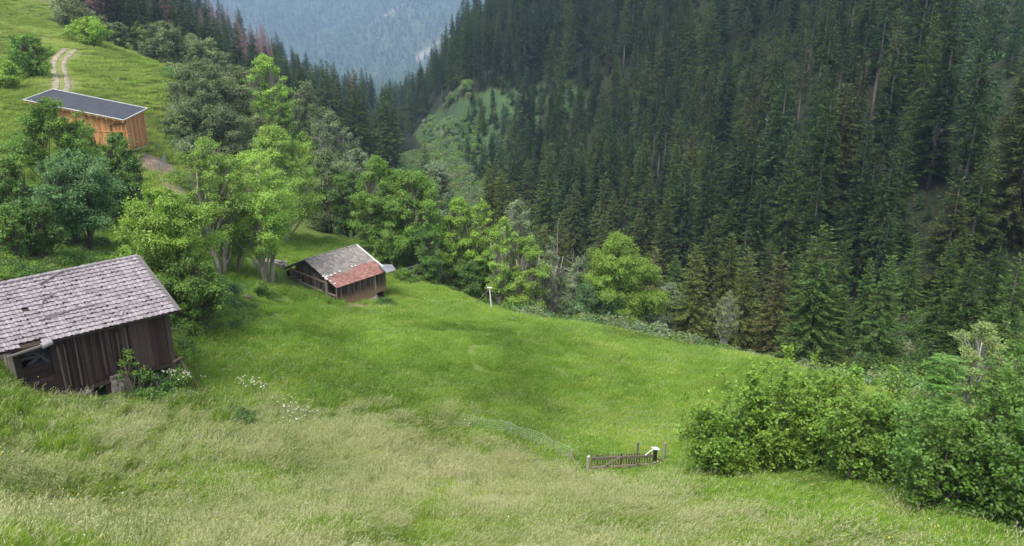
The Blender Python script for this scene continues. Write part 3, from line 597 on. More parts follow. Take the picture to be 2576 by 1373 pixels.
# ------------------------------------------------------------------ broadleaved trees (each from crown centre x, crown top y, crown width, distance)
G1 = (.21, .33, .04); G2 = (.14, .25, .035); G3 = (.095, .18, .03); OL = (.20, .24, .10); OD = (.155, .20, .08); BL = (.12, .22, .075); YG = (.24, .37, .06); WI = (.19, .25, .13)
TR = [ # px, top, width, h, colour, cb, stems, open, kind, label
 (400, 478, 235, 53, G1, .12, 2, 0, 'ash_tree', 'dense bright green ash rising just behind the big barn roof'),
 (470, 640, 150, 50.5, G2, .05, 2, 0, 'ash_tree', 'low leafy ash touching the right edge of the big barn'),
 (318, 640, 90, 56, G2, .1, 2, 0, 'young_ash', 'small leafy ash behind the ridge of the big barn'),
 (512, 345, 165, 67, YG, .26, 3, .9, 'ash_tree', 'tall airy yellow-green ash with pale slanting stems, left of its pair'),
 (640, 385, 170, 68, YG, .28, 3, .8, 'ash_tree', 'airy yellow-green ash with dead side twigs, right of its pair'),
 (565, 470, 120, 70, G1, .2, 2, .6, 'ash_tree', 'leafy ash filling the gap between the two airy ashes'),
 (685, 322, 180, 86, YG, .15, 2, 0, 'ash_tree', 'tall dense yellow-green ash behind the airy pair'),
 (115, 250, 165, 74, G2, .15, 2, 0, 'ash_tree', 'broad green ash hiding the left wall of the new wooden building'),
 (165, 378, 185, 62, BL, .28, 2, .3, 'ash_tree', 'bluish-green ash with leaning forked trunk above the barn'),
 (285, 332, 105, 67, G3, .25, 2, .2, 'ash_tree', 'dark upright ash with bare lower stems below the dirt patch'),
 (205, 298, 80, 80, G2, .10, 2, 0, 'young_ash', 'slim ash top standing before the orange timber wall'),
 (300, 372, 80, 80, G3, .1, 2, 0, 'young_ash', 'small dark ash at the corner of the new wooden building'),
 (15, 395, 110, 64, G3, .1, 2, 0, 'ash_tree', 'dark leafy ash cut by the left picture edge'),
 (70, 500, 110, 57, G3, .12, 2, 0, 'ash_tree', 'shady low ash left of the bluish one'),
 (8, 520, 70, 55, G2, .1, 1, 0, 'young_ash', 'low bush-like ash at the left picture edge above the barn'),
 (68, 85, 92, 126, G2, .08, 2, 0, 'meadow_tree', 'dark green tree standing beside the gravel track'),
 (12, 152, 60, 119, G1, .08, 1, 0, 'meadow_tree', 'small yellow-green tree at the left edge below the pasture'),
 (218, 45, 84, 152, G1, .08, 2, 0, 'meadow_tree', 'bright green tree at the top of the gravel track'),
 (170, -12, 80, 172, OL, .2, 2, .5, 'meadow_tree', 'thin grey-green tree on the pasture skyline'),
 (250, 40, 60, 172, OD, .1, 2, 0, 'meadow_tree', 'dark olive tree right behind the bright one on the skyline'),
 (295, 55, 46, 165, OD, .1, 1, 0, 'meadow_tree', 'small dark round tree on the crest of the meadow'),
 (345, 55, 42, 168, G3, .1, 1, 0, 'meadow_tree', 'slim pale green tree on the crest of the meadow'),
 (405, 52, 100, 160, OD, .08, 2, 0, 'meadow_tree', 'large dark olive tree at the right end of the meadow crest'),
 (480, 88, 90, 172, OL, .1, 2, 0, 'alder', 'brownish olive tree beyond the end of the meadow crest'),
 (525, 95, 66, 182, OL, .1, 1, 0, 'alder', 'olive tree in front of the dead red spruces'),
 (500, 155, 170, 132, OD, .15, 3, .2, 'alder', 'big grey-olive tree with bare white branches among its leaves'),
 (468, 250, 130, 118, OD, .1, 2, 0, 'alder', 'dark olive tree right of the fenced dirt patch'),
 (560, 268, 150, 118, OD, .1, 2, 0, 'alder', 'rounded dark olive tree above the airy ashes'),
 (590, 170, 100, 150, OL, .1, 2, .2, 'alder', 'olive tree left of the bright tall ash on the spur'),
 (662, 138, 118, 137, YG, .12, 2, 0, 'ash_tree', 'bright tall ash standing out on the wooded spur'),
 (705, 235, 70, 132, G2, .1, 1, 0, 'ash_tree', 'green ash below the bright tall one on the spur'),
 (650, 290, 90, 122, OL, .1, 2, 0, 'alder', 'grey-olive tree under the bright tall ash'),
 (765, 205, 85, 162, OD, .05, 2, .2, 'alder', 'slanting olive tree on the right flank of the spur'),
 (745, 265, 90, 148, OD, .05, 2, 0, 'alder', 'olive tree half hidden on the right flank of the spur'),
 (830, 288, 140, 122, WI, .08, 2, 0, 'willow', 'pale grey-green rounded tree beside the dark gorge woods'),
 (762, 330, 66, 118, G1, .05, 1, 0, 'young_ash', 'small yellow-green tree top left of the pale rounded tree'),
 (895, 372, 90, 114, WI, .08, 2, 0, 'willow', 'pale green willow at the right end of the olive trees'),
 (810, 372, 125, 99, OD, .08, 3, 0, 'alder', 'tall dark alder above the pasture behind the small hut'),
 (870, 428, 90, 93, G3, .05, 2, 0, 'ash_tree', 'mid-green tree right of the tall dark alder'),
 (945, 398, 130, 84, G2, .22, 2, 0, 'ash_tree', 'big green ash with peaked top behind the small hut'),
 (1035, 428, 140, 82, G2, .2, 3, .1, 'ash_tree', 'big green ash with thick forked trunk right of the small hut'),
 (960, 560, 120, 83, G2, .05, 2, 0, 'ash_tree', 'leafy lower ash directly behind the hut roof'),
 (1072, 560, 75, 78, G3, .06, 1, 0, 'ash_tree', 'dark narrow ash with pale stump at its foot'),
 (1095, 405, 110, 126, WI, .05, 2, .2, 'willow', 'hazy grey-green tree at the foot of the young plantation'),
 (1150, 500, 100, 82, G1, .15, 2, .1, 'ash_tree', 'light green ash at the lip of the meadow, first of the row'),
 (1212, 505, 90, 81, G1, .15, 2, .1, 'ash_tree', 'light green ash with flat top, second of the row on the lip'),
 (1268, 545, 85, 78, YG, .12, 2, 0, 'ash_tree', 'bright pointed ash behind the white pole'),
 (1330, 598, 100, 78, YG, .08, 2, 0, 'ash_tree', 'bright bushy ash right of the white pole'),
 (1180, 640, 100, 80, G3, .03, 2, 0, 'ash_tree', 'dark low ash under the light green pair'),
 (1300, 500, 90, 108, WI, .1, 2, .5, 'willow', 'grey willow with bare pale twigs above the row of ashes'),
 (1388, 598, 62, 82, WI, .1, 3, .6, 'willow', 'thin grey willow with pale stems left of the stream gap'),
 (1462, 642, 88, 82, WI, .05, 2, .2, 'willow', 'grey-green willow right of the stream gap'),
 (1560, 595, 160, 79, G1, .04, 2, 0, 'ash_tree', 'large round bright ash right of the stream gap'),
 (1500, 700, 110, 77, BL, .03, 2, 0, 'willow', 'bluish bush in front of the round bright ash'),
 (1688, 715, 95, 88, WI, .03, 2, 0, 'willow', 'blue-green willow at the foot of the spruces'),
 (1650, 780, 60, 84, WI, .03, 2, 0, 'willow', 'small blue-green willow beside the lower stream glint'),
 (1835, 735, 60, 74, OL, .45, 1, .9, 'birch', 'thin birch with forked white trunk before the spruces'),
 (2478, 812, 125, 56, (.24, .31, .10), .03, 1, 0, 'birch', 'pale drooping birch behind the ash sapling'),
]
for k, (px, py, wpx, h, col, cb, st, op, nm, lab) in enumerate(TR):
    p = at(px, py, h); zb = float(Z(p[0], p[1])); H = p[2]-zb; d = proj(*p)[2]; Rm = wpx/2/F*d*(1.02 if px != 1560 else 1.12)
    H = max(H, 2.5); leaf = max(.16, d*.0023)
    bark = M_BARKW if nm == 'birch' else (M_BARKG if col in (YG, WI) or op > .4 else M_BARK)
    v_ = .88+.24*random.random(); c = tuple(q*v_ for q in col)
    broadleaf(nm, (p[0], p[1], zb), H, Rm, c, lab, leaf, (.62 if op > .4 else 1.0)*(1.2 if d < 90 else 1)*(1.5 if px in (1560, 2478) else 1), cb, st, op, k, bark, clump=.25 if Rm < 4 else .2, nc=int(60+Rm*17), group='broadleaved trees')
# dead grey snags by the stream gap
for px, py, h, lab in ((1436, 640, 92, 'bare grey dead tree leaning over the stream gap'), (1398, 560, 90, 'thin bare dead stem beside the grey willow')):
    p = at(px, py, h); zb = float(Z(p[0], p[1])); H = p[2]-zb; o = empty('dead_tree', (p[0], p[1], zb), 0, label=lab, cat='dead tree'); tb = MB(); r_ = np.random.default_rng(int(px))
    tb.tube([(0, 0, -.5), (.2, 0, H*.5), (.3, .1, H)], [.16, .1, .03], 6); link('trunk', tb.mesh('trunk', M_BARKG), o); bb = MB()
    for i in range(34): z = H*r_.uniform(.35, .97); q = rdir(1, r_)[0]*[1, 1, .3]+[0, 0, .5]; limb(bb, (.25*z/H, 0, z), np.array([.25*z/H, 0, z])+q*r_.uniform(.8, 2.4), .035, .008, r_, k=3)
    link('branches', bb.mesh('branches', M_BARKG), o)
# undergrowth on the gorge bank, side valley and wooded spur: shrubs as one mass
def shrub_mesh(seed, leaf=.16):
    rr = np.random.default_rng(seed); n_ = 900; c = rdir(14, rr)*[.8, .8, .35]+[0, 0, .55]; ci = rr.integers(0, 14, n_); d = rdir(n_, rr); d[:, 2] = np.abs(d[:, 2]); p = c[ci]+d*(.25+.25*rr.random(n_))[:, None]
    nn = d+rr.normal(0, .5, (n_, 3))+[0, 0, .4]; q = kites(p, np.cross(nn, rr.normal(size=(n_, 3))), nn, leaf*rr.uniform(.7, 1.3, n_), leaf*.6*np.ones(n_)); return leafmesh('shrub', q, M_LEAF, rr.uniform(0, 1, n_))
SH = proto_coll('shrub_source', [shrub_mesh(s) for s in range(6)], [G2, G3, OL, OD, BL, WI], M_LEAFB)
rr = np.random.default_rng(8); PS = np.concatenate([polar(55, 135, -.30, .93)(12000, rr), polar(70, 240, -.62, .02)(5200, rr), polar(46, 100, -.66, -.28)(1500, rr), polar(220, 400, -.12, .12)(5000, rr), polar(195, 335, -.22, .06)(4500, rr)])
zs = Z(PS[:, 0], PS[:, 1]); px, py, d = proj(PS[:, 0], PS[:, 1], zs); h = np.hypot(PS[:, 0], PS[:, 1]); rs = riverside(PS[:, 0], PS[:, 1]); lip = np.interp(azpx(PS[:, 0], PS[:, 1]), LIPX, LIPH); cl = classes(PS[:, 0], PS[:, 1], zs)
dnz = vnoise(PS[:, 0]/9, PS[:, 1]/9)
m1 = (azpx(PS[:, 0], PS[:, 1]) > 960) & (h > lip+3) & (h < 215) & (rs < 12) & ((np.abs(rs) > 2.6) | (azpx(PS[:, 0], PS[:, 1]) > 1900)) & (cl[3] > .3) & (rr.random(len(h)) < .8)
m2 = (px > 430) & (h > 108) & (rs < -3) & (h < 240)
m3 = (px < 480) & (h < 96) & (h > 46) & (dnz > .52) & (px > -80) & (cl[4] < .3) & (py > 330) & ~((px > 250) & (px < 300) & (py > 520))
m4 = (cl[2] > .5) & (px < 1200) & (rr.random(len(h)) < .6)
# keep the sight lines to the stream open
m1 &= ~((np.abs(px-1415) < 24) & (py > 600)) & ~((np.abs(px-1672) < 20))
m5 = (h > 195) & (h < 335) & (rs < 14) & (px > 960) & (px < 1300) & (cl[2] < .5)
m4 &= (py > 300)
ms = m1 | m2 | m3 | m4 | m5; PS2 = PS[ms]; zs2 = zs[ms]; h2 = h[ms]; m4s = m4[ms]; m3s = m3[ms]; rot = np.zeros((len(zs2), 3)); rot[:, 2] = rr.uniform(0, 6.28, len(zs2))
sc_ = rr.uniform(.8, 2.0, len(zs2))*np.where(h2 > 110, 1.25, .85); ix = rr.integers(0, 6, len(zs2)); ix = np.where(m4s, rr.choice([4, 5, 0], len(ix)), ix); ix = np.where(m3s, rr.choice([0, 1], len(ix)), ix); sc_ = np.where(m3s, sc_*.55, sc_)
scatter('undergrowth', SH, np.stack([PS2[:, 0], PS2[:, 1], zs2-.15], 1), rot, sc_, ix, 'green shrubs and scrub covering the banks between the trees', 'undergrowth')

# ------------------------------------------------------------------ tiled roofs
def tiles(mb_of, P00, P10, P01, P11, nu, nv, amp=.03, lift=.035, jit=.008, skip=lambda i, j: False):
    """corrugated roof tiles laid in rows on the bilinear patch P00 (eave,start) P10 (eave,end) P01, P11 (ridge)"""
    P00, P10, P01, P11 = (Vector(p) for p in (P00, P10, P01, P11)); nrm = (P10-P00).cross(P01-P00).normalized()
    def S(u, v): return (P00*(1-u)+P10*u)*(1-v)+(P01*(1-u)+P11*u)*v
    corners = []
    for j in range(nv):
        for i in range(nu):
            if skip(i, j): continue
            mb = mb_of(i, j); j1 = random.uniform(-jit, jit); j2 = random.uniform(-jit, jit); vs = []
            prof = [0, .9, 1, .25, .1, 0]; K = len(prof)
            for k in range(K):
                u = (i+k/(K-1)*.985)/nu; a_ = amp*prof[k]
                vs.append(S(u+j1/ nu, (j-.06)/nv)+nrm*(a_+lift+j2)); vs.append(S(u+j1/nu, (j+1.02)/nv)+nrm*(a_+.002)); vs.append(S(u+j1/nu, (j-.06)/nv)+nrm*(a_+lift+j2-.03))
            fs = [(3*k, 3*k+3, 3*k+4, 3*k+1) for k in range(K-1)]+[(3*k+2, 3*k+5, 3*k+3, 3*k) for k in range(K-1)]
            mb.add(vs, fs); corners.append((vs[0], nrm))
    return corners
# ------------------------------------------------------------------ big barn
def frame(loc, rz, name, label, cat): return empty(name, loc, rz, label=label, cat=cat)
barn = frame((-18.176, 35.928, -18.4), .82, 'barn', 'weathered dark timber barn with grey moss-spotted tiled roof at the left picture edge', 'barn')
ER, ERz, RRz, XL, YR = .45, 4.64, 6.67, -7.6, 4.14
mt = MB(); cor = tiles(lambda i, j: mt, (XL, -.45, 4.84), (ER, -.45, ERz), (XL, YR, 6.60), (ER, YR, RRz), 28, 16, .04, .06, .014, lambda i, j: (j == 0 and 3 <= i <= 5) or (j == 8 and i == 6))
tiles(lambda i, j: mt, (ER, 8.73, 4.64), (XL, 8.73, 4.7), (ER, YR, RRz), (XL, YR, 6.60), 28, 10)
roof = mt.build('roof', M_TILE, barn, label='grey concrete tile roof with dark moss spots')
mo = MB()
for v_, nrm in cor:
    if random.random() < .34:
        q = v_+Vector((random.uniform(-.03, .05), random.uniform(0, .05), 0)); s = random.uniform(.04, .085); mo.tube([q-nrm*.02, q+nrm*.035], [s, s*.6], 7)
mo.build('moss', M_MOSS, roof, kind='stuff')
rc_ = MB()
for i in range(27): x = ER-.02-i*.3; rc_.tube([(x, YR, RRz+.045), (x-.31, YR, RRz+.03)], [.10, .085], 8)
rc_.build('ridge_cap', M_TILE, roof)
uf = MB(); uf.add([(XL, -.42, 4.79), (ER, -.42, 4.59), (ER, YR, RRz-.05), (XL, YR, 6.55), (XL, -.42, 4.72), (ER, -.42, 4.52), (ER, YR, RRz-.14), (XL, YR, 6.46)], [(0, 1, 2, 3), (7, 6, 5, 4), (0, 4, 5, 1), (1, 5, 6, 2), (3, 2, 6, 7), (0, 3, 7, 4)])
uf.add([(XL, YR+.01, 6.55), (ER, YR+.01, RRz-.05), (ER, 8.7, 4.59), (XL, 8.7, 4.59), (XL, YR+.01, 6.46), (ER, YR+.01, RRz-.14), (ER, 8.7, 4.5), (XL, 8.7, 4.5)], [(0, 1, 2, 3), (7, 6, 5, 4)])
uf.build('roof_boarding', M_WDARK, roof)
vb = MB(); vb.beam((ER+.03, -.5, ERz+.04), (ER+.03, YR, RRz+.07), .17, .045, up=(0, -.4, .9)); vb.beam((ER+.09, -.5, ERz-.04), (ER+.09, YR, RRz-.02), .03, .18, up=(0, -.4, .9)); vb.build('verge_board', M_WGREY, barn, label='pale grey verge board along the right roof edge')
vb = MB(); vb.beam((XL-.04, -.5, 4.86), (XL-.04, 1.6, 5.62), .05, .16, up=(0, -.4, .9)); vb.build('verge_board', M_WGREY, barn)
def onroof(x, s, dz=.1): v = s/4.59; return Vector((x, -.45+s, (ERz+(ER-x)/8*.2)*(1-v)+RRz*v+dz))
for a_, b_, w_, t_ in ((onroof(-5.2, 1.55), onroof(-3.0, 1.62), .09, .04), (onroof(-5.5, 1.4), onroof(-4.4, 1.5, .12), .05, .03), (onroof(-5.1, 2.3), onroof(-4.75, 2.85), .05, .03), (onroof(-4.6, 3.9), onroof(-3.2, 4.6), .08, .04), (onroof(-4.5, 2.9), onroof(-4.4, 3.2), .04, .03), (onroof(-4.9, 2.6), onroof(-4.2, 3.0), .035, .03), (onroof(-2.2, .45), onroof(-2.0, .75), .12, .03)):
    ex = MB(); ex.beam(a_, b_, w_, t_); ex.build('loose_lath', M_WGREY, roof)
gb = MB(); gb.beam((-7.35, -.62, 4.62), (-5.75, -.58, 4.74), .14, .08); gb.beam((-7.3, -.52, 4.58), (-6.0, -.5, 4.72), .07, .05); gb.build('broken_gutter_board', M_WGREY, barn); gb = MB(); gb.tube([(-5.95, -.62, 4.72), (-5.5, -.55, 4.78)], [.15, .13], 9); gb.build('loose_tile', M_TILE, barn)
# long wall of wide boards
def boards(mb, x0, x1, zb, zt, w_=.27, y=0., t=.03, gap=.012, axis='x', seg=None, jz=.05, dbl=0.):
    x = x0
    while x < x1-.04:
        ww = min(w_*random.uniform(.75, 1.2), x1-x); xm = x+ww/2; b_ = zb(xm) if callable(zb) else zb; tt_ = zt(xm) if callable(zt) else zt; b_ += random.uniform(-jz, jz)
        yy = y+random.uniform(-.012, .012); mb_t = t; lean = random.uniform(-.012, .012)
        if axis == 'x': mb.beam((xm, yy, b_), (xm+lean, yy, tt_), ww-gap, mb_t, up=(0, 1, 0))
        else: mb.beam((yy, xm, b_), (yy, xm+lean, tt_), ww-gap, mb_t, up=(1, 0, 0))
        if dbl and random.random() < dbl:
            if axis == 'x': mb.beam((x, yy-.04, b_+.05), (x, yy-.04, tt_), .09, .03, up=(0, 1, 0))
            else: mb.beam((yy-.04, x, b_+.05), (yy-.04, x, tt_), .09, .03, up=(1, 0, 0))
        x += ww
wl = MB()
for k in range(15):
    if random.random() < .85: x = -5.2+k*.235; zb = 1.8+random.uniform(0, .5)*(random.random() < .4); wl.beam((x, -.05, zb), (x+random.uniform(-.06, .06), -.055, 4.58-random.uniform(0, .4)*(random.random() < .4)), random.uniform(.05, .11), .035, up=(0, 1, 0))
wl.build('cover_strips', M_WSTRIP, barn)
wl = MB(); boards(wl, -5.38, -1.9, lambda x: 1.88+(.12 if x > -2.8 else 0), 4.62, .24, jz=.03); wl.build('wall', M_WDARK, barn, label='dark boards with ragged cover strips')
for k in range(9):
    pass
wl = MB(); boards(wl, -1.9, -.02, 1.78, 4.6, .30, y=-.05, jz=.01, gap=.006); wl.build('wall', M_WDARK, barn, label='smoother reddish-brown board panel at the right end')
wl = MB()
for k in range(6): wl.beam((-6.9, -.01, 1.95+k*.33+.16), (-5.4, -.01, 1.98+k*.33+.16), .31, .05, up=(0, 1, 0)) if k < 5 else None
wl.build('plank_infill', M_WGREY if False else M_WDARK, barn, label='wide horizontal planks under the open hatch')
wl = MB(); boards(wl, .02, 5.2, .6, 4.55, .26, y=-6.97, axis='y', jz=.06); boards(wl, 5.2, 8.3, 1.2, 4.4, .26, y=-6.97, axis='y'); wl.build('gable_wall', M_WGREY, barn, label='silver-grey boarded end wall')
wl = MB(); boards(wl, .02, 8.25, 1.7, lambda x: 4.6+min(x, 8.3-x)*.42, .28, y=.0, axis='y'); wl.build('gable_wall', M_WDARK, barn); wl = MB(); boards(wl, -6.95, 0, .5, 4.5, .3, y=8.3); wl.build('back_wall', M_WDARK, barn)
ps = MB()
for x, zb in ((-6.9, .8), (-5.42, 1.5), (-.06, -.3)): ps.beam((x, .0, zb), (x, .0, 4.6), .24, .2, up=(0, 1, 0))
for x in (-3.35, -1.0): ps.beam((x, .16, -.2), (x, .16, 1.9), .2, .18, up=(0, 1, 0))
ps.beam((-5.5, .1, 1.78), (.3, .1, 1.62), .2, .22); ps.beam((-7.0, .1, 4.5), (0, .1, 4.45), .16, .18)
ps.build('posts_and_beams', M_WDARK, barn)
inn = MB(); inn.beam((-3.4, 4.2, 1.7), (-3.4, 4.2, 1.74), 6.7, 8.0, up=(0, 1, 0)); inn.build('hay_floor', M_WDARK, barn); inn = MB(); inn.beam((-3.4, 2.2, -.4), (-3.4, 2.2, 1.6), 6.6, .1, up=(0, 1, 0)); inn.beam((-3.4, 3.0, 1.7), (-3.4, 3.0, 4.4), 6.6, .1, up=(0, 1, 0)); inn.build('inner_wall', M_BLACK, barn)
lp = MB()
for k in range(26):
    y = .3+random.random()*1.7; z = 2.9+y*.42+random.uniform(-.12, .2); lp.beam((-6.7+random.random()*.5, y, z), (-5.3+random.random()*.8, y+random.uniform(-.6, .6), z+random.uniform(-.25, .35)), .2, .035)
for k in range(5): lp.beam((-6.3+k*.22, 1.9, 4.3), (-5.5+k*.25, .25, 3.4), .16, .04)
lp.build('stacked_planks', M_WGREY, barn, label='loose old planks piled inside the open hatch')
st_ = MB()
for r_ in range(14):
    for c_ in range(3): st_.beam((-3.22+c_*.3+random.uniform(-.03, .03), .08, .1+r_*.14), (-2.94+c_*.3, .08, .1+r_*.14+random.uniform(-.01, .01)), .3+random.uniform(-.05, .05), .125)
for c_ in range(14): st_.beam((-6.9+c_*.18*1.1, .08, 1.5), (-6.75+c_*.2, .08, 1.5), .3, .22)
for r_ in range(4): st_.beam((-5.6, .05, 1.0+r_*.17), (-4.95, .05, 1.0+r_*.17), .3, .16)
st_.build('stone_pier', M_STONE, barn, label='crumbling rubble stone pier under the wall')
wf = MB()
for p, q in (((-4.9, -.02, 1.68), (-4.4, -.02, 1.62)), ((-4.9, -.02, 1.12), (-4.4, -.02, 1.1)), ((-4.9, -.02, 1.1), (-4.9, -.02, 1.7)), ((-4.42, -.02, 1.08), (-4.42, -.02, 1.66))): wf.beam(p, q, .07, .07)
win = wf.build('cellar_window', M_WGREY, barn); wb = MB()
for k in (1, 2): wb.tube([(-4.9+k*.16, 0, 1.1), (-4.9+k*.16, 0, 1.66)], [.012, .012], 5)
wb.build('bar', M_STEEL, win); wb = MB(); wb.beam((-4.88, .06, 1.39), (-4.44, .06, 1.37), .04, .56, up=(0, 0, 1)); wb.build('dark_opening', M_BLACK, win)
rl = MB(); rl.beam((-2.3, -.12, .72), (-.0, -.12, 1.0), .05, .17); rl.beam((-2.2, -.12, .45), (.0, -.12, .70), .05, .14); rl.beam((-2.1, -.12, .15), (.0, -.12, .42), .05, .17); rl.beam((-.95, -.06, .1), (-.95, -.06, 1.3), .08, .06); rl.build('rail_boards', M_WGREY, barn, label='weathered rails closing the cellar opening')
pb = MB(); pb.tube([(-.1, -.1, 1.74), (.42, -.15, 1.9)], [.08, .085], 8); pb.beam((.28, -.1, 1.8), (.85, -.4, .1), .075, .07); pb.build('prop', M_WHUT2, barn, label='log end with leaning prop at the right corner')
# ------------------------------------------------------------------ small hut
hut = frame((-16.328, 64.281, -24.3), .92, 'hut', 'small timber hut with half grey, half red tiled roof on the green meadow', 'hut')
hr = MB(); hred = MB(); isred = lambda i, j: j < 5.2+1.6*i/24
tiles(lambda i, j: hred if isred(i, j) else hr, (-.2, -.25, 2.03), (6.26, -.25, 2.03), (-.2, 4.24, 3.95), (6.26, 4.24, 3.95), 24, 17, .045, .03, .012)
tiles(lambda i, j: hr, (6.26, 8.05, 2.32), (-.2, 8.05, 2.32), (6.26, 4.24, 3.95), (-.2, 4.24, 3.95), 24, 14, .04, .03)
hroof = hr.build('roof', M_TILE2, hut, label='old mottled grey tiles'); hred.build('roof_patch', M_TILER, hroof, label='newer red tiles along the eave')
q = MB()
for i in range(22): x = -.2+i*.3; q.tube([(x, 4.24, 3.99), (x+.31, 4.24, 3.975)], [.09, .075], 8)
q.build('ridge_cap', M_TILE2, hroof)
q = MB(); q.beam((6.3, -.1, 2.14), (6.3, 4.2, 4.02), .16, .05, up=(0, -.4, .9)); q.build('flashing', M_FLASH, hroof)
q = MB()
for (u, v) in ((.0, .33), (.0, .29), (.02, .36), (.05, .37), (.12, .36), (.2, .38), (.02, .22), (.04, .12), (.62, .42), (.30, .395), (.0, .40), (.55, .42)):
    p = Vector((-.2+6.46*u, -.25+4.49*v, 2.03+1.92*v+.05)); q.tube([p, p+Vector((.0, 0, .06))], [.14, .09], 7)
q.build('mortar_patch', M_FLASH, hroof)
q = MB(); q.add([(-.18, -.2, 1.98), (6.24, -.2, 1.98), (6.24, 4.24, 3.88), (-.18, 4.24, 3.88), (-.18, 8.0, 2.27), (6.24, 8.0, 2.27)], [(0, 1, 2, 3), (3, 2, 5, 4)]); q.build('roof_boarding', M_WDARK, hroof)
q = MB(); boards(q, 0, 4.72, lambda x: -.12-x*.06, 2.02, .13, y=0, jz=.05, gap=.02, dbl=.25); q.build('wall', M_WHUT, hut, label='narrow dark boards bleached to orange near the ground')
q = MB(); boards(q, 4.80, 6.4, -.05, 2.2, .12, y=.22, jz=.03, gap=.02, dbl=.2); q.build('wall', M_WHUT, hut, label='set-back narrow boards at the right end')
q = MB(); boards(q, 0.03, 1.25, -.1, 1.12, .12, y=-.03, axis='y', jz=.03, gap=.02); q.build('wall', M_WHUT, hut, label='short bleached boards below the open corner')
q = MB(); q.beam((-.05, 0, 1.16), (-.05, 1.3, 1.18), .06, .13); q.beam((0, .02, -.1), (0, .02, 2.02), .12, .12, up=(0, 1, 0)); q.beam((-.05, 1.42, -.15), (-.05, 1.42, 2.6), .3, .1, up=(1, 0, 0)); q.beam((4.74, -.0, -.4), (4.74, 0, 2.0), .1, .1, up=(0, 1, 0)); q.beam((0, 6.8, 0), (0, 6.8, 2.75), .13, .13, up=(0, 1, 0)); q.build('corner_posts', M_WFENCE, hut)
q = MB(); boards(q, 1.6, 6.75, .25, lambda y: 2.1+min(y+.2, 8.3-y)*.42, .22, y=.55, axis='y', jz=.03); boards(q, .05, 1.6, 0, 2.0, .22, y=1.0, axis='y'); q.build('gable_wall', M_WHUT2, hut, label='grey-brown boards of the open gable end')
q = MB(); boards(q, 2.98, 4.08, .75, 2.55, .3, y=.44, axis='y', jz=0); d_ = q.build('door', M_WGREY, hut, label='plain plank door'); q = MB(); q.beam((.40, 3.0, 2.2), (.40, 4.06, 2.2), .04, .1); q.beam((.40, 3.0, 1.1), (.40, 4.06, 1.1), .04, .1); q.build('ledge', M_WHUT2, d_)
q = MB(); q.beam((-.05, 2.0, 1.18), (-.05, 5.2, 1.45), .05, .15); q.beam((-.05, 2.0, .72), (-.05, 5.2, .95), .05, .15); q.beam((-.05, 2.1, .3), (-.05, 5.1, .55), .05, .13); q.beam((0, 2.2, .1), (0, 2.2, 1.4), .09, .09); q.beam((-.08, 5.3, .3), (-.1, 5.35, 1.75), .5, .04, up=(1, 0, 0)); q.build('rails', M_WFENCE, hut, label='weathered rails across the gable front')
q = MB(); q.beam((0, 1.5, 2.15), (0, 6.9, 2.5), .12, .14); q.beam((.02, 2.0, 1.5), (.02, 1.5, 2.2), .1, .1)
for k, y in enumerate((5.95, 6.2, 6.45, 6.68)): q.beam((0, y, .35), (0, y+.02, 2.4), .1, .05, up=(1, 0, 0))
q.beam((0, -.2, 2.0), (0, 4.24, 3.82), .1, .14, up=(0, -.4, .9)); q.beam((0, 8.0, 2.25), (0, 4.24, 3.82), .1, .14, up=(0, .4, .9)); q.build('frame', M_WHUT2, hut)
q = MB(); q.beam((6.3, .6, 0), (6.3, 8.0, 0), .1, 4.2); q.beam((0.1, 7.6, 0), (6.3, 7.6, 0), .1, 4.2); q.build('back_wall', M_WDARK, hut)
q = MB()
for i in range(26): q.tube([(0.1+random.uniform(-.1, .1), 1.5+i*.2, .0+i*.012), (.35, 1.55+i*.2, .2+random.uniform(0, .1))], [.16, .12], 6)
for i in range(12): q.tube([(2.2+i*.23, -.03+random.uniform(-.06, .04), -.45-i*.01), (2.35+i*.23, .1, -.2)], [.18, .13], 6)
q.build('stone_footing', M_STONE, hut); q = MB(); q.beam((2.1, -.12, -.42), (4.7, -.12, -.5), .08, .3); q.build('footing_plank', M_WFENCE, hut)
q = MB(); A_ = [at(947, 664, 71.6), at(986, 664, 72), at(996.5, 678, 69.4), at(972.5, 685, 68.4), at(958, 671, 69.6)]; inv = (Matrix.Translation((-16.328, 64.281, -24.3))@Matrix.Rotation(.92, 4, 'Z')).inverted(); A_ = [inv@Vector(p) for p in A_]
q.add(A_+[p-Vector((0, 0, .06)) for p in A_], [(0, 4, 2, 1), (2, 4, 3), (5, 6, 7, 9), (7, 8, 9), (1, 2, 7, 6), (2, 3, 8, 7), (3, 4, 9, 8), (0, 1, 6, 5)]); q.build('lean_to_roof', M_STEEL, hut, label='small grey sheet-metal lean-to roof')
# ------------------------------------------------------------------ new wooden building
hs_ = frame((-45.41, 86.85, -14.3), -.03, 'timber_building', 'new larch-clad building with dark felt mono-pitch roof below the pasture', 'building')
def RZ(x, y): return 4.87-.2*x+.142*y
sl_ = lambda x0, x1, y0, y1, dz, th: ([(x, y, RZ(x, y)+dz) for x, y in ((x0, y0), (x1, y0), (x1, y1), (x0, y1))]+[(x, y, RZ(x, y)+dz-th) for x, y in ((x0, y0), (x1, y0), (x1, y1), (x0, y1))], [(0, 1, 2, 3), (7, 6, 5, 4), (0, 4, 5, 1), (1, 5, 6, 2), (2, 6, 7, 3), (3, 7, 4, 0)])
q = MB(); q.add(*sl_(-11.5, 0, 0, 5.78, 0, .06)); hroof2 = q.build('roof', M_FELT, hs_)
q = MB(); q.add(*sl_(-11.4, -.1, .1, 5.68, -.065, .2)); 
for k in range(12): q.beam((-11+k*.98, .05, RZ(-11+k*.98, .05)-.34), (-11+k*.98, 1.3, RZ(-11+k*.98, 1.3)-.34), .12, .16)
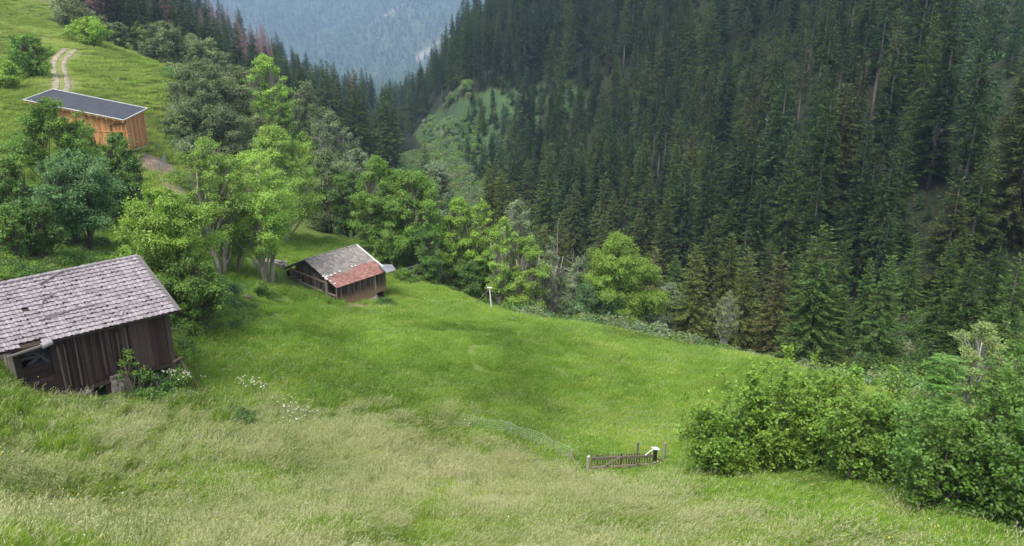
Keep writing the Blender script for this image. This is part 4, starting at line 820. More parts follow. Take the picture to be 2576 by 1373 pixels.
q.build('rafters', M_WNEW, hroof2)
q = MB()
for p0, p1 in (((-11.5, 0), (0, 0)), ((0, 0), (0, 5.78)), ((0, 5.78), (-11.5, 5.78)), ((-11.5, 5.78), (-11.5, 0))): q.beam((*p0, RZ(*p0)+.02), (*p1, RZ(*p1)+.02), .08, .09)
q.build('edge_flashing', M_FLASH, hroof2)
q = MB(); boards(q, -11.0, -.3, -1.2, lambda x: RZ(x, .7)-.28, .2, y=.7, jz=0, gap=.008); q.build('front_wall', M_WNEW, hs_); q = MB(); boards(q, .7, 5.3, -1.2, lambda y: RZ(-.3, y)-.28, .2, y=-.3, axis='y', jz=0); q.build('side_wall', M_WNEW, hs_); q = MB(); boards(q, .7, 5.3, -1.2, lambda y: RZ(-11, y)-.28, .2, y=-11., axis='y', jz=0); q.build('side_wall', M_WNEW, hs_); q = MB(); boards(q, -11, -.3, -1.2, lambda x: RZ(x, 5.3)-.3, .3, y=5.3, jz=0); q.build('back_wall', M_WNEW, hs_)
q = MB(); q.beam((-2.0, .64, -1), (-2.0, .64, 5.0), .07, .05); q.beam((-4.8, .64, 2.5), (-3.9, .64, 4.9), .09, .05, up=(0, 1, 0)); q.beam((-3.0, .64, 2.6), (-3.9, .64, 4.9), .09, .05, up=(0, 1, 0)); q.beam((-8, .64, 3.6), (-.4, .64, 3.6-.15), .05, .12, up=(0, 0, 1)); q.beam((-1.5, .63, 1), (-1.0, .63, 4.6), .07, .05, up=(0, 1, 0)); q.beam((-.2, .6, -1), (-.2, .6, 4.7), .16, .16); q.build('wall_battens', M_WNEW, hs_)
q = MB(); q.tube([(-.05, .45, 4.72), (-.2, .5, 4.5), (-2.02, .55, 4.2), (-2.02, .58, 1.0)], [.06]*4, 7); q.build('downpipe', M_PVC, hs_)
q = MB(); 
for p0, p1 in (((-1.25, .62, 2.2), (-1.25, .62, 3.6)), ((-.65, .62, 2.2), (-.65, .62, 3.5)), ((-1.3, .62, 3.6), (-.6, .62, 3.5)), ((-1.3, .62, 2.2), (-.6, .62, 2.2))): q.beam(p0, p1, .09, .08, up=(0, 1, 0))
w_ = q.build('window', M_WNEW, hs_); q = MB(); q.beam((-1.2, .655, 2.9), (-.7, .655, 2.9), .02, 1.3, up=(0, 0, 1)); q.build('pane', M_BLACK, w_)
q = MB()
for k in range(7): q.beam((-.1+k*.02, .1+k*.24, 1.1), (1.3+random.uniform(-.1, .2), .1+k*.26, 1.65), .18, .05)
q.beam((.3, .2, -1), (.3, .2, 1.2), .12, .12); q.beam((.3, 1.6, -1), (.3, 1.6, 1.3), .12, .12); q.build('porch_canopy', M_WFENCE, hs_, label='slanting board canopy on posts at the right corner')

# ------------------------------------------------------------------ gravel track
def ribbon(pts, wid, dz, off=0.):
    v = []; f_ = []; P_ = [Vector((p[0], p[1], 0)) for p in pts]; out_ = []
    for i in range(len(P_)-1):
        for k in range(14): out_.append(P_[i].lerp(P_[i+1], k/14))
    out_.append(P_[-1])
    for i, p in enumerate(out_):
        d = (out_[min(i+1, len(out_)-1)]-out_[max(i-1, 0)]).normalized(); nr = Vector((-d.y, d.x, 0)); wv = wid*(.8+.5*float(vnoise(p.x*.6, p.y*.6)))
        for s in (-1, -.4, .4, 1): c = p+nr*(off+s*wv/2); v.append((c.x, c.y, float(Z(c.x, c.y))+dz-(.06 if abs(s) == 1 else 0)))
    for i in range(len(out_)-1):
        for k in range(3): f_.append((i*4+k, i*4+k+1, i*4+k+5, i*4+k+4))
    m_ = MB(); m_.add(v, f_); return m_
tp = [ground(px, py, 90, 200) for px, py in ((152, 268), (150, 240), (156, 212), (152, 188), (146, 168), (150, 150), (162, 137), (178, 124))]
q = ribbon(tp, .6, .12, -.7); q2 = ribbon(tp, .75, .12, .7); q.add(q2.v, q2.f)
q.build('gravel_track', M_TRACK, kind='structure')
# ------------------------------------------------------------------ stream
m, t, out = newmat('white_water'); nz = noise(t, 1.1, 6, rough=.7); nz2 = noise(t, .35, 3); cc = ramp(t, math_(t, 'ADD', math_(t, 'MULTIPLY', nz, .75), math_(t, 'MULTIPLY', nz2, .35)), [(.42, (.03, .035, .035)), (.54, (.12, .13, .13)), (.62, (.75, .78, .8))]); diffuse(t, out, cc, .25, nz, .8); M_WATER = m
rp = [(*rivw[i], 0) for i in range(3, 7)]
v = []; f_ = []; fine = []
for i in range(len(rp)-1):
    for k in range(24): fine.append(np.array(rp[i][:2])*(1-k/24)+np.array(rp[i+1][:2])*k/24)
for i, p in enumerate(fine):
    d = fine[min(i+1, len(fine)-1)]-fine[max(i-1, 0)]; d = d/np.linalg.norm(d); nr = np.array([-d[1], d[0]]); zc = float(Z(p[0], p[1]))
    for s in np.linspace(-2.0, 2.0, 7): c = p+nr*s; v.append((c[0], c[1], max(zc, float(Z(c[0], c[1])))+.12+.12*random.random()))
for i in range(len(fine)-1):
    for k in range(6): f_.append((i*7+k, i*7+k+1, i*7+k+8, i*7+k+7))
q = MB(); q.add(v, f_); q.build('stream', M_WATER, kind='structure')
def rock(mb, c, s, sd):
    rr_ = np.random.default_rng(sd); vs = []; k1, k2 = 7, 5
    for j in range(k2+1):
        ph = math.pi*j/k2
        for i in range(k1): th = 6.283*i/k1; rad = s*(1+rr_.uniform(-.25, .25)); vs.append((c[0]+rad*math.sin(ph)*math.cos(th), c[1]+rad*math.sin(ph)*math.sin(th), c[2]+rad*.7*math.cos(ph)))
    mb.add(vs, [(j*k1+i, j*k1+(i+1) % k1, (j+1)*k1+(i+1) % k1, (j+1)*k1+i) for j in range(k2) for i in range(k1)])
q = MB()
for k in range(150):
    i = int(random.uniform(6, len(fine)-2)); p = fine[i]+np.random.default_rng(k).normal(0, 2.2, 2); rock(q, (p[0], p[1], float(Z(p[0], p[1]))+.1), random.uniform(.25, .8), k)
q.build('stream_boulders', M_ROCK, kind='stuff', label='grey boulders scattered in the rushing stream', cat='rocks')

# ------------------------------------------------------------------ gate, posts and wire netting
GL = ground(1480, 1194); GR = ground(1643, 1183)
gate = empty('gate', GL, math.atan2(GR.y-GL.y, GR.x-GL.x), label='low weathered picket gate with crossed braces in the tall grass', cat='gate'); LG = (GR-GL).length; dzg = GR.z-GL.z
q = MB(); q.beam((.12, 0, .98), (LG-.1, 0, .95+dzg), .06, .13); q.beam((.12, 0, .42), (LG-.1, 0, .42+dzg), .05, .10); q.build('rail', M_WFENCE, gate)
q = MB(); q.beam((.15, -.06, .08), (LG*.48, -.06, .92), .04, .10); q.beam((LG*.93, -.06, .1+dzg), (LG*.55, -.06, .92), .04, .10); q.build('brace', M_WFENCE, gate)
for k in range(23):
    x = .2+k*(LG-.35)/22.5; q = MB(); q.beam((x, .05, .1+dzg*x/LG), (x+random.uniform(-.01, .01), .05, 1.16+dzg*x/LG+random.uniform(-.02, .03)), .055 if k not in (11, 14) else .11, .025, up=(0, 1, 0)); q.build('picket', M_WHUT2, gate)
def post(name, base, h, r_, mat, label, cat='post', tilt=(0, 0), **k):
    o = empty(name, base, 0, label=label, cat=cat, **k); q = MB(); q.tube([(0, 0, -.4), (tilt[0]*.5, tilt[1]*.5, h*.5), (tilt[0], tilt[1], h)], [r_, r_*.95, r_*.9], 8); q.build('shaft', mat, o); return o
o = post('gate_post', GL+Vector((-.05, 0, 0)), 1.12, .10, M_WFENCE, 'thick grey-brown gate post at the left end of the picket gate')
q = MB(); q.tube([(0.05, 0, 1.1), (.05, 0, 1.2)], [.05, .03], 8); q.build('knob', M_WHITEP, o)
o = post('gate_post', GR+Vector((.05, 0, 0)), 1.35, .12, M_WDARK, 'dark thick gate post carrying a small white board')
sg = empty('small_board', GR+Vector((.05, 0, 1.36)), .3, label='small white square board lying on the dark gate post', cat='board'); q = MB(); q.beam((-.18, -.02, .10), (.2, .02, .0), .32, .03); q.build('plate', M_WHITEP, sg); q = MB(); q.beam((-.15, 0, .04), (-.68, -.1, -.2), .04, .03); q.build('stick', M_WHITEP, sg)
b = ground(1602, 1166); post('fence_stake', b, 1.4, .07, M_WGREY, 'slim wooden stake standing behind the picket gate')
b = ground(1667, 1172); post('fence_stake', b, 1.5, .075, M_WGREY, 'slim wooden stake right of the dark gate post', tilt=(.06, 0))
q = MB(); b2 = ground(1702, 1176); q.beam(GR+Vector((.1, .05, .75)), b2+Vector((0, 0, .05)), .08, .09); q.build('leaning_brace', M_WFENCE, label='grey diagonal brace right of the gate running to the ground', cat='brace')
PB = ground(1438, 1168); post('fence_post', PB, .98, .09, M_WFENCE, 'rounded grey fence post left of the gate at the end of the netting')
q = MB(); q.beam(PB+Vector((.05, 0, .5)), ground(1451, 1178)+Vector((0, 0, .02)), .06, .06); q.build('leaning_brace', M_WFENCE, label='short brace leaning against the rounded grey fence post', cat='brace')
NP = [ground(1434, 1166), ground(1360, 1128), ground(1281, 1098), ground(1172, 1080)]; post('fence_stake', NP[2], 1.2, .03, M_GREENWIRE, 'thin dark metal stake in the middle of the wire netting', tilt=(.1, 0))
nb_ = MB(); HN = 1.0
for a_, b_ in zip(NP[:-1], NP[1:]):
    L_ = (b_-a_).length; k_ = int(L_/.16)
    for i in range(k_):
        p = a_.lerp(b_, i/k_); q_ = a_.lerp(b_, (i+1)/k_); zp = Z(p.x, p.y); zq = Z(q_.x, q_.y); sgp = .06*math.sin(i*.5)
        nb_.beam((p.x, p.y, zp), (p.x, p.y+.02, zp+HN+sgp), .005, .005)
        for j in range(8): hz_ = HN*j/7; nb_.beam((p.x, p.y, zp+hz_+sgp*(j == 7)), (q_.x, q_.y, zq+hz_+.06*math.sin((i+1)*.5)*(j == 7)), .0045 if j < 7 else .010, .005)
nb_.build('wire_netting', M_WIRE, label='pale sagging wire netting running left from the gate', cat='fence')
for k, (px, py, h_, lab) in enumerate(((950, 1052, .7, 'thin dark stake alone at the border of hay and meadow'), (795, 1010, .6, 'short thin stake in the grass right of the left umbel patch'))):
    post('fence_stake', ground(px, py), h_, .025, M_WDARK, lab)
# white pole with brace at the meadow edge
b = ground(1237, 783, 40, 80); o = empty('braced_pole', b, 0, label='slim white pole with slanting brace on the far meadow edge', cat='pole'); d_ = proj(*b)[2]; hp = 62/F*d_*1.02
q = MB(); q.tube([(0, 0, -.3), (-.2, 0, hp)], [.055, .045], 8); q.build('shaft', M_WHITEP, o); q = MB(); b3 = ground(1192, 769, 40, 90)-b; q.tube([(-.2, 0, hp-.05), b3], [.05, .05], 6); q.build('brace', M_WGREY, o); q = MB(); q.beam((-.42, -.05, hp+.04), (.02, .05, hp-.0), .2, .04); q.build('cap', M_WHITEP, o)
# log piles, stump, slabs
for k, (px, py, L_, n_, lab) in enumerate(((653, 664, 1.6, 10, 'small heap of grey logs left of the log pile'), (692, 672, 2.2, 22, 'pile of grey weathered logs behind the hut'))):
    b = ground(px, py, 50, 100); o = empty('log_pile', b, -.5, label=lab, cat='log pile')
    for j in range(n_):
        q = MB(); y = (j % 6)*.22-.6; z = .1+(j//6)*.2; q.tube([(-L_/2+random.uniform(-.3, .2), y, z), (L_/2+random.uniform(-.3, .3), y+random.uniform(-.15, .15), z+random.uniform(-.03, .08))], [.11, .09], 7); q.build('log', M_BARKG, o)
b = ground(620, 760, 40, 80); o = empty('tree_stump', b, 0, label='grey-brown tree stump at the upper left meadow edge', cat='stump'); q = MB(); q.tube([(0, 0, -.2), (.05, 0, .35), (.12, 0, .55)], [.34, .28, .25], 9); q.build('trunk', M_BARK, o)
b = ground(752, 748-25, 40, 90); q = MB(); q.beam(b+Vector((-.7, 0, .08)), b+Vector((.7, .1, .1)), .6, .05); q.build('stone_slab', M_ROCK, label='flat pale slab in the grass left of the hut', cat='slab')
for k, (px, py) in enumerate(((672, 690), (686, 706), (698, 716), (655, 678), (648, 700), (708, 700))):
    post('fence_stake', ground(px, py, 50, 90), 1.3, .05, M_WFENCE if k % 2 else M_WGREY, 'rough grey stake in the ragged garden fence left of the hut', group='stakes left of the hut')
fp_ = [ground(px, py, 50, 95) for px, py in ((625, 672), (655, 690), (690, 708), (722, 714))]; q = MB()
for a_, b_ in zip(fp_[:-1], fp_[1:]):
    k_ = int((b_-a_).length/.25)+1
    for i in range(k_):
        p = a_.lerp(b_, i/k_); q2 = a_.lerp(b_, (i+1)/k_); q.beam((p.x, p.y, p.z), (p.x, p.y, p.z+1), .008, .008)
        for j in range(1, 6): q.beam((p.x, p.y, p.z+j*.2), (q2.x, q2.y, q2.z+j*.2), .009, .009)
q.build('garden_netting', M_WIRE, label='grey wire netting left of the hut under the ashes', cat='fence')
b = ground(1005, 700, 60, 90); o = empty('metal_frame', b, .2, label='grey metal feeding rack under the forked ash right of the hut', cat='rack'); q = MB()
for x in (0, 1., 1.9): q.tube([(x, 0, 0), (x, 0, .9)], [.03, .03], 6)
q.tube([(-.1, 0, .9), (2, 0, .95)], [.03, .03], 6); q.tube([(-.1, 0, .3), (2, 0, .3)], [.03, .03], 6); q.tube([(0, 0, .9), (2.3, .1, 1.5)], [.035, .03], 6); q.build('frame', M_STEEL, o)
# fence round the bare soil patch
fpx = [(343, 440), (352, 439), (362, 438), (372, 437), (382, 436), (392, 433), (402, 428), (412, 420), (418, 408), (414, 395), (402, 386), (388, 380), (374, 378)]
fw = [ground(px, py, 80, 115) for px, py in fpx]
for k, p in enumerate(fw): post('fence_stake', p, 1.25, .045, M_WFENCE if k < 6 else M_GREENWIRE, 'thin stake of the fence around the bare soil patch', group='stakes around the soil patch')
q = MB()
for a_, b_ in zip(fw[:-1], fw[1:]):
    k_ = int((b_-a_).length/.3)+1
    for i in range(k_):
        p = a_.lerp(b_, i/k_); q2 = a_.lerp(b_, (i+1)/k_); q.beam((p.x, p.y, p.z), (p.x, p.y, p.z+1.1), .02, .02)
        for j in range(1, 6): q.beam((p.x, p.y, p.z+j*.22), (q2.x, q2.y, q2.z+j*.22), .018, .018)
q.build('green_netting', M_GREENWIRE, label='green wire netting around the bare soil patch', cat='fence')

# ------------------------------------------------------------------ hazel bushes and ash sapling in the right foreground
def hazel(name, base, ell, nst, leaf, col, label, seed, shoots=10, twigs=15, lp=15):
    """many-stemmed shrub; ell = list of (centre offset, radii) ellipsoids its stems reach into"""
    r = np.random.default_rng(seed); o = empty(name, base, 0, label=label, cat='bush'); tb = MB(); B = []; D = []; Nn = []; Ln = []; V = []
    wts = np.array([e_[1][0]*e_[1][2] for e_ in ell]); wts = wts/wts.sum()
    for s in range(nst+shoots):
        ei = r.choice(len(ell), p=wts); c, rd = (np.array(a_, float) for a_ in ell[ei]); d = rdir(1, r)[0]; 
        if s >= nst: d = np.array([r.normal(0, .45), r.normal(0, .3), 1.]); d /= np.linalg.norm(d)
        tip = c+d*rd*(r.uniform(.55, 1.0) if s < nst else r.uniform(1.0, 1.24)); tip[2] = max(tip[2], .35)
        root = np.array([c[0]*.8+r.normal(0, .35), c[1]*.6+r.normal(0, .3), 0.]); root[2] = float(Z(base[0]+root[0], base[1]+root[1]))-base[2]-.2
        mid = root*.45+tip*.55+np.array([0, 0, .22*np.linalg.norm(tip-root)]); ts = np.linspace(0, 1, 7); pts = np.array([(1-a_)**2*root+2*a_*(1-a_)*mid+a_*a_*tip for a_ in ts])
        tb.tube(pts, list(.028*(1.1-ts)+.004), 4, cap=False)
        for k in range(twigs):
            a_ = r.uniform(.3, 1); p0 = (1-a_)**2*root+2*a_*(1-a_)*mid+a_*a_*tip; outw = (p0-c)/rd; td = rdir(1, r)[0]*.8+outw*.5+[0, 0, .25]; tl = r.uniform(.35, 1.0)*(.75 if s >= nst else 1); td = td/np.linalg.norm(td)*tl
            if k % 3 == 0: tb.tube([p0, p0+td*.6], [.007, .003], 3, cap=False)
            q_ = r.uniform(.1, 1, lp); bp = p0+td*q_[:, None]+r.normal(0, .05, (lp, 3)); nn = r.normal(0, .45, (lp, 3))+[0, 0, .7]+outw*.3; dd_ = np.cross(nn, r.normal(size=(lp, 3)))+td*.3
            B.append(bp); D.append(dd_); Nn.append(nn); Ln.append(leaf*r.uniform(.65, 1.3, lp)); V.append(np.clip(r.uniform(0, .4)+r.uniform(0, .6, lp), 0, 1))
    B = np.concatenate(B); D = np.concatenate(D); Nn = np.concatenate(Nn); Ln = np.concatenate(Ln); V = np.concatenate(V)
    gzv = Z(base[0]+B[:, 0], base[1]+B[:, 1])-base[2]; k_ = B[:, 2] > gzv+.12
    # five-sided leaf outline from two mirrored quads folded on the midrib
    B, D, Nn, Ln, V = B[k_], D[k_], Nn[k_], Ln[k_], V[k_]; D = D/np.linalg.norm(D, axis=1, keepdims=True); sd = np.cross(D, Nn); sd /= np.linalg.norm(sd, axis=1, keepdims=True); up_ = np.cross(sd, D)
    L1 = Ln[:, None]; qs = []
    for sg_ in (1, -1): qs.append(np.stack([B, B+D*L1*.22+sd*sg_*L1*.36+up_*L1*.08, B+D*L1*.72+sd*sg_*L1*.36+up_*L1*.08, B+D*L1], 1)[:, ::sg_])
    cr = link('foliage', leafmesh('foliage', np.concatenate(qs), M_LEAF, np.concatenate([V, V])), o); cr.color = (*col, 1)
    link('stems', tb.mesh('stems', M_BARK), o); return o
def bushat(px, pyb, h): p = at(px, pyb, h); return Vector((p[0], p[1], float(Z(p[0], p[1]))))
HZ = (.20, .33, .035); HZ2 = (.17, .29, .035); HZ3 = (.115, .22, .03)
_hz = hazel
def hazel(name, base, ell, n_, leaf, *a_, **k): return _hz(name, base, [((c[0]*1.05, c[1], c[2]*1.25), (q[0]*1.1, q[1], q[2]*1.25)) for c, q in ell], int(n_*1.35), leaf*.95, *a_, lp=18, **k)
b1 = bushat(1940, 1200, 35.0)
hazel('hazel_bush', b1, [((-2.3, .3, 2.5), (2.5, 1.7, 2.1)), ((.2, .2, 2.9), (2.4, 1.8, 2.4)), ((2.4, 0, 2.5), (2.0, 1.7, 2.2)), ((-3.2, 0, 1.8), (1.35, 1.3, 1.3))], 108, .13, HZ, 'broad bright hazel bush beside the gate, leftmost of the foreground hedge', 1, 16)
b2 = bushat(2165, 1225, 33.2)
hazel('hazel_bush', b2, [((.1, .3, 2.4), (2.3, 1.6, 2.1)), ((1.6, 0, 2.0), (1.6, 1.4, 1.8))], 55, .13, HZ2, 'hazel bush in the middle of the foreground hedge with a dark gap beneath', 2, 8)
b3 = bushat(2440, 1290, 30.0)
hazel('hazel_bush', b3, [((-1.4, .3, 2.2), (2.0, 1.7, 2.1)), ((.9, .3, 2.9), (2.3, 1.8, 2.5)), ((.3, -1.6, 1.2), (2.2, 1.3, 1.4))], 95, .125, HZ3, 'dark green hazel bush under the ash sapling', 3, 4)
b4 = bushat(2640, 1330, 28.5)
hazel('hazel_bush', b4, [((0, .2, 2.7), (2.1, 1.8, 2.4)), ((-.5, -1.8, 1.6), (1.9, 1.3, 1.6)), ((1.2, -1, 1.6), (1.6, 1.4, 1.8))], 90, .125, HZ3, 'tall dark hazel bush cut by the right picture edge', 4, 6)
# ash sapling with feathered leaves
p = at(2365, 1180, 33.6); sb = Vector((p[0], p[1], float(Z(p[0], p[1])))); r = np.random.default_rng(5); o = empty('ash_sapling', sb, 0, label='blue-green ash sapling with feathered leaves rising out of the hazel hedge', cat='tree'); tb = MB(); B = []; D = []; Nn = []; Ln = []; V = []
for px_, top_, n_ in ((2365, 880, 62), (2240, 985, 12)):
    tp_ = at(px_, top_, 33.6); Ht = tp_[2]-sb.z; ox = tp_[0]-sb.x; tb.tube([(ox*.6, 0, -.3), (ox*.8, 0, Ht*.5), (ox, 0, Ht*.97)], [.06, .045, .012], 6)
    for s in range(n_):
        z = Ht*r.uniform(.45, .98); an = r.uniform(0, 6.28); l = (1.05 if n_ > 20 else .6)*(1.15-z/Ht*.6)*r.uniform(.6, 1.1); p0 = np.array([ox*(.7+.3*z/Ht), 0, z]); p1 = p0+np.array([math.cos(an)*l, math.sin(an)*l, l*.55]); tb.tube([p0, p1], [.015, .006], 4, cap=False)
        for w2 in range(16):                # each compound leaf: paired leaflets on a stalk
            a2 = r.uniform(0, 6.28); b0_ = p0+(p1-p0)*r.uniform(.3, 1); rd_ = np.array([math.cos(a2), math.sin(a2), r.uniform(-.35, .25)])*.34; side_ = np.cross(rd_, [0, 0, 1]); side_ /= np.linalg.norm(side_); vv = r.uniform(0, .5)
            for j in range(6):
                for sg_ in (-1, 1): B.append(b0_+rd_*(.25+j*.14)); D.append(rd_/.34*.6+side_*sg_-np.array([0, 0, .2])); Nn.append(np.array([0, 0, 1])+r.normal(0, .2, 3)); Ln.append(.115*r.uniform(.8, 1.1)); V.append(vv+r.uniform(0, .5))
Ln = np.array(Ln); c_ = link('crown', leafmesh('crown', kites(np.array(B), np.array(D), np.array(Nn), Ln, Ln*.36), M_LEAF, np.array(V)), o); c_.color = (.17, .32, .06, 1); link('trunk', tb.mesh('trunk', M_BARKG), o)

# ------------------------------------------------------------------ shrubs, flowers and weeds round the barn
def clump(name, px, py, h, Hh_, Rm, col, label, leaf=.11, dens=1.3, seed=0, stems=4):
    p = at(px, py, h); return broadleaf(name, (p[0], p[1], float(Z(p[0], p[1]))), Hh_, Rm, col, label, leaf, dens, .02, stems, 0, seed, peak=.8, cat='bush', nc=30, clump=.3)
clump('elder_bush', 432, 900, 41.5, 2.3, 1.1, G1, 'light green shrub against the right end of the big barn', seed=31)
clump('elder_bush', 446, 955, 40.3, 1.5, .8, G2, 'white-flowering elder at the right corner of the big barn', seed=32)
pb_ = barn.matrix_basis@Vector((-2.35, -.55, 0)); pb_.z = float(Z(pb_.x, pb_.y))
broadleaf('climbing_shrub', tuple(pb_), 2.7, .75, G2, 'leafy shrub climbing the stone pier of the big barn', .12, 1., .02, 3, 0, 33, peak=.8, cat='bush', nc=22, clump=.3)
pb_ = barn.matrix_basis@Vector((-1.5, -.8, 0)); pb_.z = float(Z(pb_.x, pb_.y)); broadleaf('climbing_shrub', tuple(pb_), 1.3, .7, G3, 'low shrub before the cellar rails of the big barn', .12, 1., .02, 3, 0, 34, peak=.8, cat='bush', nc=14, clump=.32)
clump('garden_shrub', 515, 790, 54, 2.2, 1.5, G1, 'loose shrub with grey dead stems left of the stump', seed=35); clump('garden_shrub', 565, 775, 57, 1.9, 1.6, BL, 'greyish leafy shrub between stump and big barn', seed=36); clump('garden_shrub', 480, 800, 53, 1.8, 1.3, G3, 'dark shrub in the shade right of the big barn', seed=37); clump('garden_shrub', 655, 735, 63, 1.6, 1., G2, 'small round shrub under the airy ashes', seed=38)
clump('garden_shrub', 612, 1062, 37.0, .75, .75, G3, 'low dark green weed patch in the pale hay', seed=39); clump('garden_shrub', 965, 745, 67.5, .6, .9, G3, 'low nettle patch at the right corner of the hut', seed=40); clump('garden_shrub', 1018, 702, 77, 1.3, 1.2, G2, 'small shrub beside the metal feeding rack', seed=41)
b = ground(520, 800, 40, 70); o = empty('brush_pile', b, 0, label='bundle of grey dead stems under the loose shrub', cat='brushwood'); q = MB(); r = np.random.default_rng(6)
for k in range(40): a_ = r.uniform(0, 6.28); q.tube([(r.normal(0, .3), r.normal(0, .2), 0), (r.normal(0, .5), r.normal(0, .3), r.uniform(.7, 1.5))], [.025, .01], 4)
q.build('stems', M_BARKG, o)
M_PETAL = simple('white_petals', (.48, .50, .38), (.66, .68, .55), 9)
def umbels(px, py, h, n_, rx, ht, label, base=None, ry=None):
    b = base or ground(px, py, 20, 80); o = empty('flower_clump', b, 0, label=label, cat='flowers'); r = np.random.default_rng(px); st = MB(); fl = MB()
    for k in range(int(n_*.6)):
        x, y = r.normal(0, rx), r.normal(0, ry or rx); z = ht*r.uniform(.75, 1.1); zz = float(Z(b.x+x, b.y+y))-b.z; st.tube([(x, y, zz-.1), (x+r.normal(0, .05), y, zz+z)], [.012, .006], 4)
        for j in range(6): a_ = r.uniform(0, 6.28); rr_ = r.uniform(0, .055); p_ = Vector((x+rr_*math.cos(a_), y+rr_*math.sin(a_), zz+z+r.uniform(-.01, .02))); fl.tube([p_, p_+Vector((r.normal(0, .004), r.normal(0, .004), .018))], [.019, .014], 5)
    st.build('stems', simple('flower_stem', (.07, .13, .03), (.12, .19, .05)), o); fl.build('umbels', M_PETAL, o)
umbels(645, 1000, 38, 52, .42, 1.05, 'patch of white umbel flowers, the left one on the hay border'); umbels(740, 1062, 37, 48, .50, .95, 'patch of white umbel flowers, the right one on the hay border'); umbels(736, 1082, 36, 14, .3, .7, 'sparse white umbels just below the right flower patch')
pe = at(448, 955, 40.0); umbels(450, 955, 40, 80, .36, 1.35, 'white elder blossom by the right corner of the big barn', Vector((pe[0], pe[1], float(Z(pe[0], pe[1]))))); umbels(1178, 1092, 40, 7, .25, .8, 'few white flowers at the left end of the wire netting'); umbels(1652, 1186, 35, 6, .12, .7, 'few white flowers at the foot of the dark gate post'); umbels(518, 978, 39, 5, .2, .8, 'few white flowers in the grass right of the barn prop'); umbels(1100, 1365, 24, 0, .2, .5, 'x') if False else None

# ------------------------------------------------------------------ grass: tall hay in front, short meadow, upland pasture
def patch(seed, n_, rad, h0, h1, w_, lean, seeds, wind=(.5, .1), spread=.35):
    r = np.random.default_rng(seed); a_ = r.uniform(0, 6.28, n_); q_ = rad*np.sqrt(r.random(n_)); b = np.stack([q_*np.cos(a_), q_*np.sin(a_), np.full(n_, -.03)], 1); H = r.uniform(h0, h1, n_)*(1-.25*(q_/rad)**2)
    l = np.stack([r.normal(wind[0]*lean, spread*lean, n_), r.normal(wind[1]*lean, spread*lean, n_)], 1)*H[:, None]; sa = r.uniform(0, 3.14, n_); sd = np.stack([np.cos(sa), np.sin(sa), 0*sa], 1)*(w_/2)
    mid = b+np.concatenate([l*.28, (H*.58)[:, None]], 1); tip = b+np.concatenate([l, (H*(1-.18*lean))[:, None]], 1)
    q1 = np.stack([b-sd, b+sd, mid+sd*.8, mid-sd*.8], 1); q2 = np.stack([mid-sd*.8, mid+sd*.8, tip+sd*.12, tip-sd*.12], 1); v = r.random(n_); Q = [q1, q2]; V = [v, v]; S = [np.zeros(n_), np.zeros(n_)]
    if seeds:
        n2 = seeds; a_ = r.uniform(0, 6.28, n2); q_ = rad*np.sqrt(r.random(n2)); b = np.stack([q_*np.cos(a_), q_*np.sin(a_), np.zeros(n2)], 1); H = r.uniform(h1*.85, h1*1.25, n2); l = np.stack([r.normal(wind[0]*lean, spread*lean*.6, n2), r.normal(wind[1]*lean, spread*lean*.6, n2)], 1)*H[:, None]*.8
        tip = b+np.concatenate([l, (H*(1-.12*lean))[:, None]], 1); mid = b+np.concatenate([l*.3, (H*.6)[:, None]], 1); sd = np.tile([.0025, .001, 0], (n2, 1)); v = r.random(n2)
        Q += [np.stack([b-sd, b+sd, mid+sd, mid-sd], 1), np.stack([mid-sd, mid+sd, tip+sd, tip-sd], 1)]; V += [v, v]; S += [np.full(n2, .4)]*2
        dr = tip-mid; dr /= np.linalg.norm(dr, axis=1, keepdims=True)
        for j in range(4):
            off = tip-dr*(.03*j)[..., None] if False else tip-dr*.035*j; d2 = dr*.9+r.normal(0, .35, (n2, 3)); Q.append(kites(off-dr*.04, d2, r.normal(size=(n2, 3)), r.uniform(.05, .10, n2), r.uniform(.008, .018, n2))); V.append(v); S.append(np.ones(n2))
    Q = np.concatenate(Q).reshape(-1, 3); V = np.repeat(np.concatenate(V), 4); S = np.repeat(np.concatenate(S), 4)
    return Q, V, S
def gpatch(name, mat, *a_, **k): Q, V, S = patch(*a_, **k); return mesh_np(name, Q, np.arange(len(Q)).reshape(-1, 4), mat, {'v': V, 'seed': S})
TALL = proto_coll('tall_source', [gpatch('tall', M_GTALL, s, 420, .62, .22, .5, .012, 1.0, 80) for s in range(5)]+[gpatch('tallg', M_GTALL2, s+10, 520, .62, .2, .45, .014, .9, 22) for s in range(5)])
MEAD = proto_coll('mead_source', [gpatch('mead', M_GMEAD, s+20, 700, .75, .12, .34, .016, .8, 10) for s in range(5)])
UPL = proto_coll('upl_source', [gpatch('upl', M_GUP, s+40, 500, 1.3, .15, .45, .035, .8, 0) for s in range(4)])
rr = np.random.default_rng(99)
def sample(n_, h0, h1, a0, a1): p = polar(h0, h1, a0, a1)(n_, rr); z = Z(p[:, 0], p[:, 1]); px, py, d = proj(p[:, 0], p[:, 1], z); return p, z, px, py, d
def inbarn(p): 
    q = p-np.array([-18.176, 35.928]); c_, s_ = math.cos(.82), math.sin(.82); x = q[:, 0]*c_+q[:, 1]*s_; y = -q[:, 0]*s_+q[:, 1]*c_; a_ = (x > -7.1) & (x < .1) & (y > -.15-.95*(x > -5.5)) & (y < 8.5)
    q = p-np.array([-16.328, 64.281]); c_, s_ = math.cos(.92), math.sin(.92); x = q[:, 0]*c_+q[:, 1]*s_; y = -q[:, 0]*s_+q[:, 1]*c_; return a_ | ((x > -.3) & (x < 6.6) & (y > -.3) & (y < 8.))
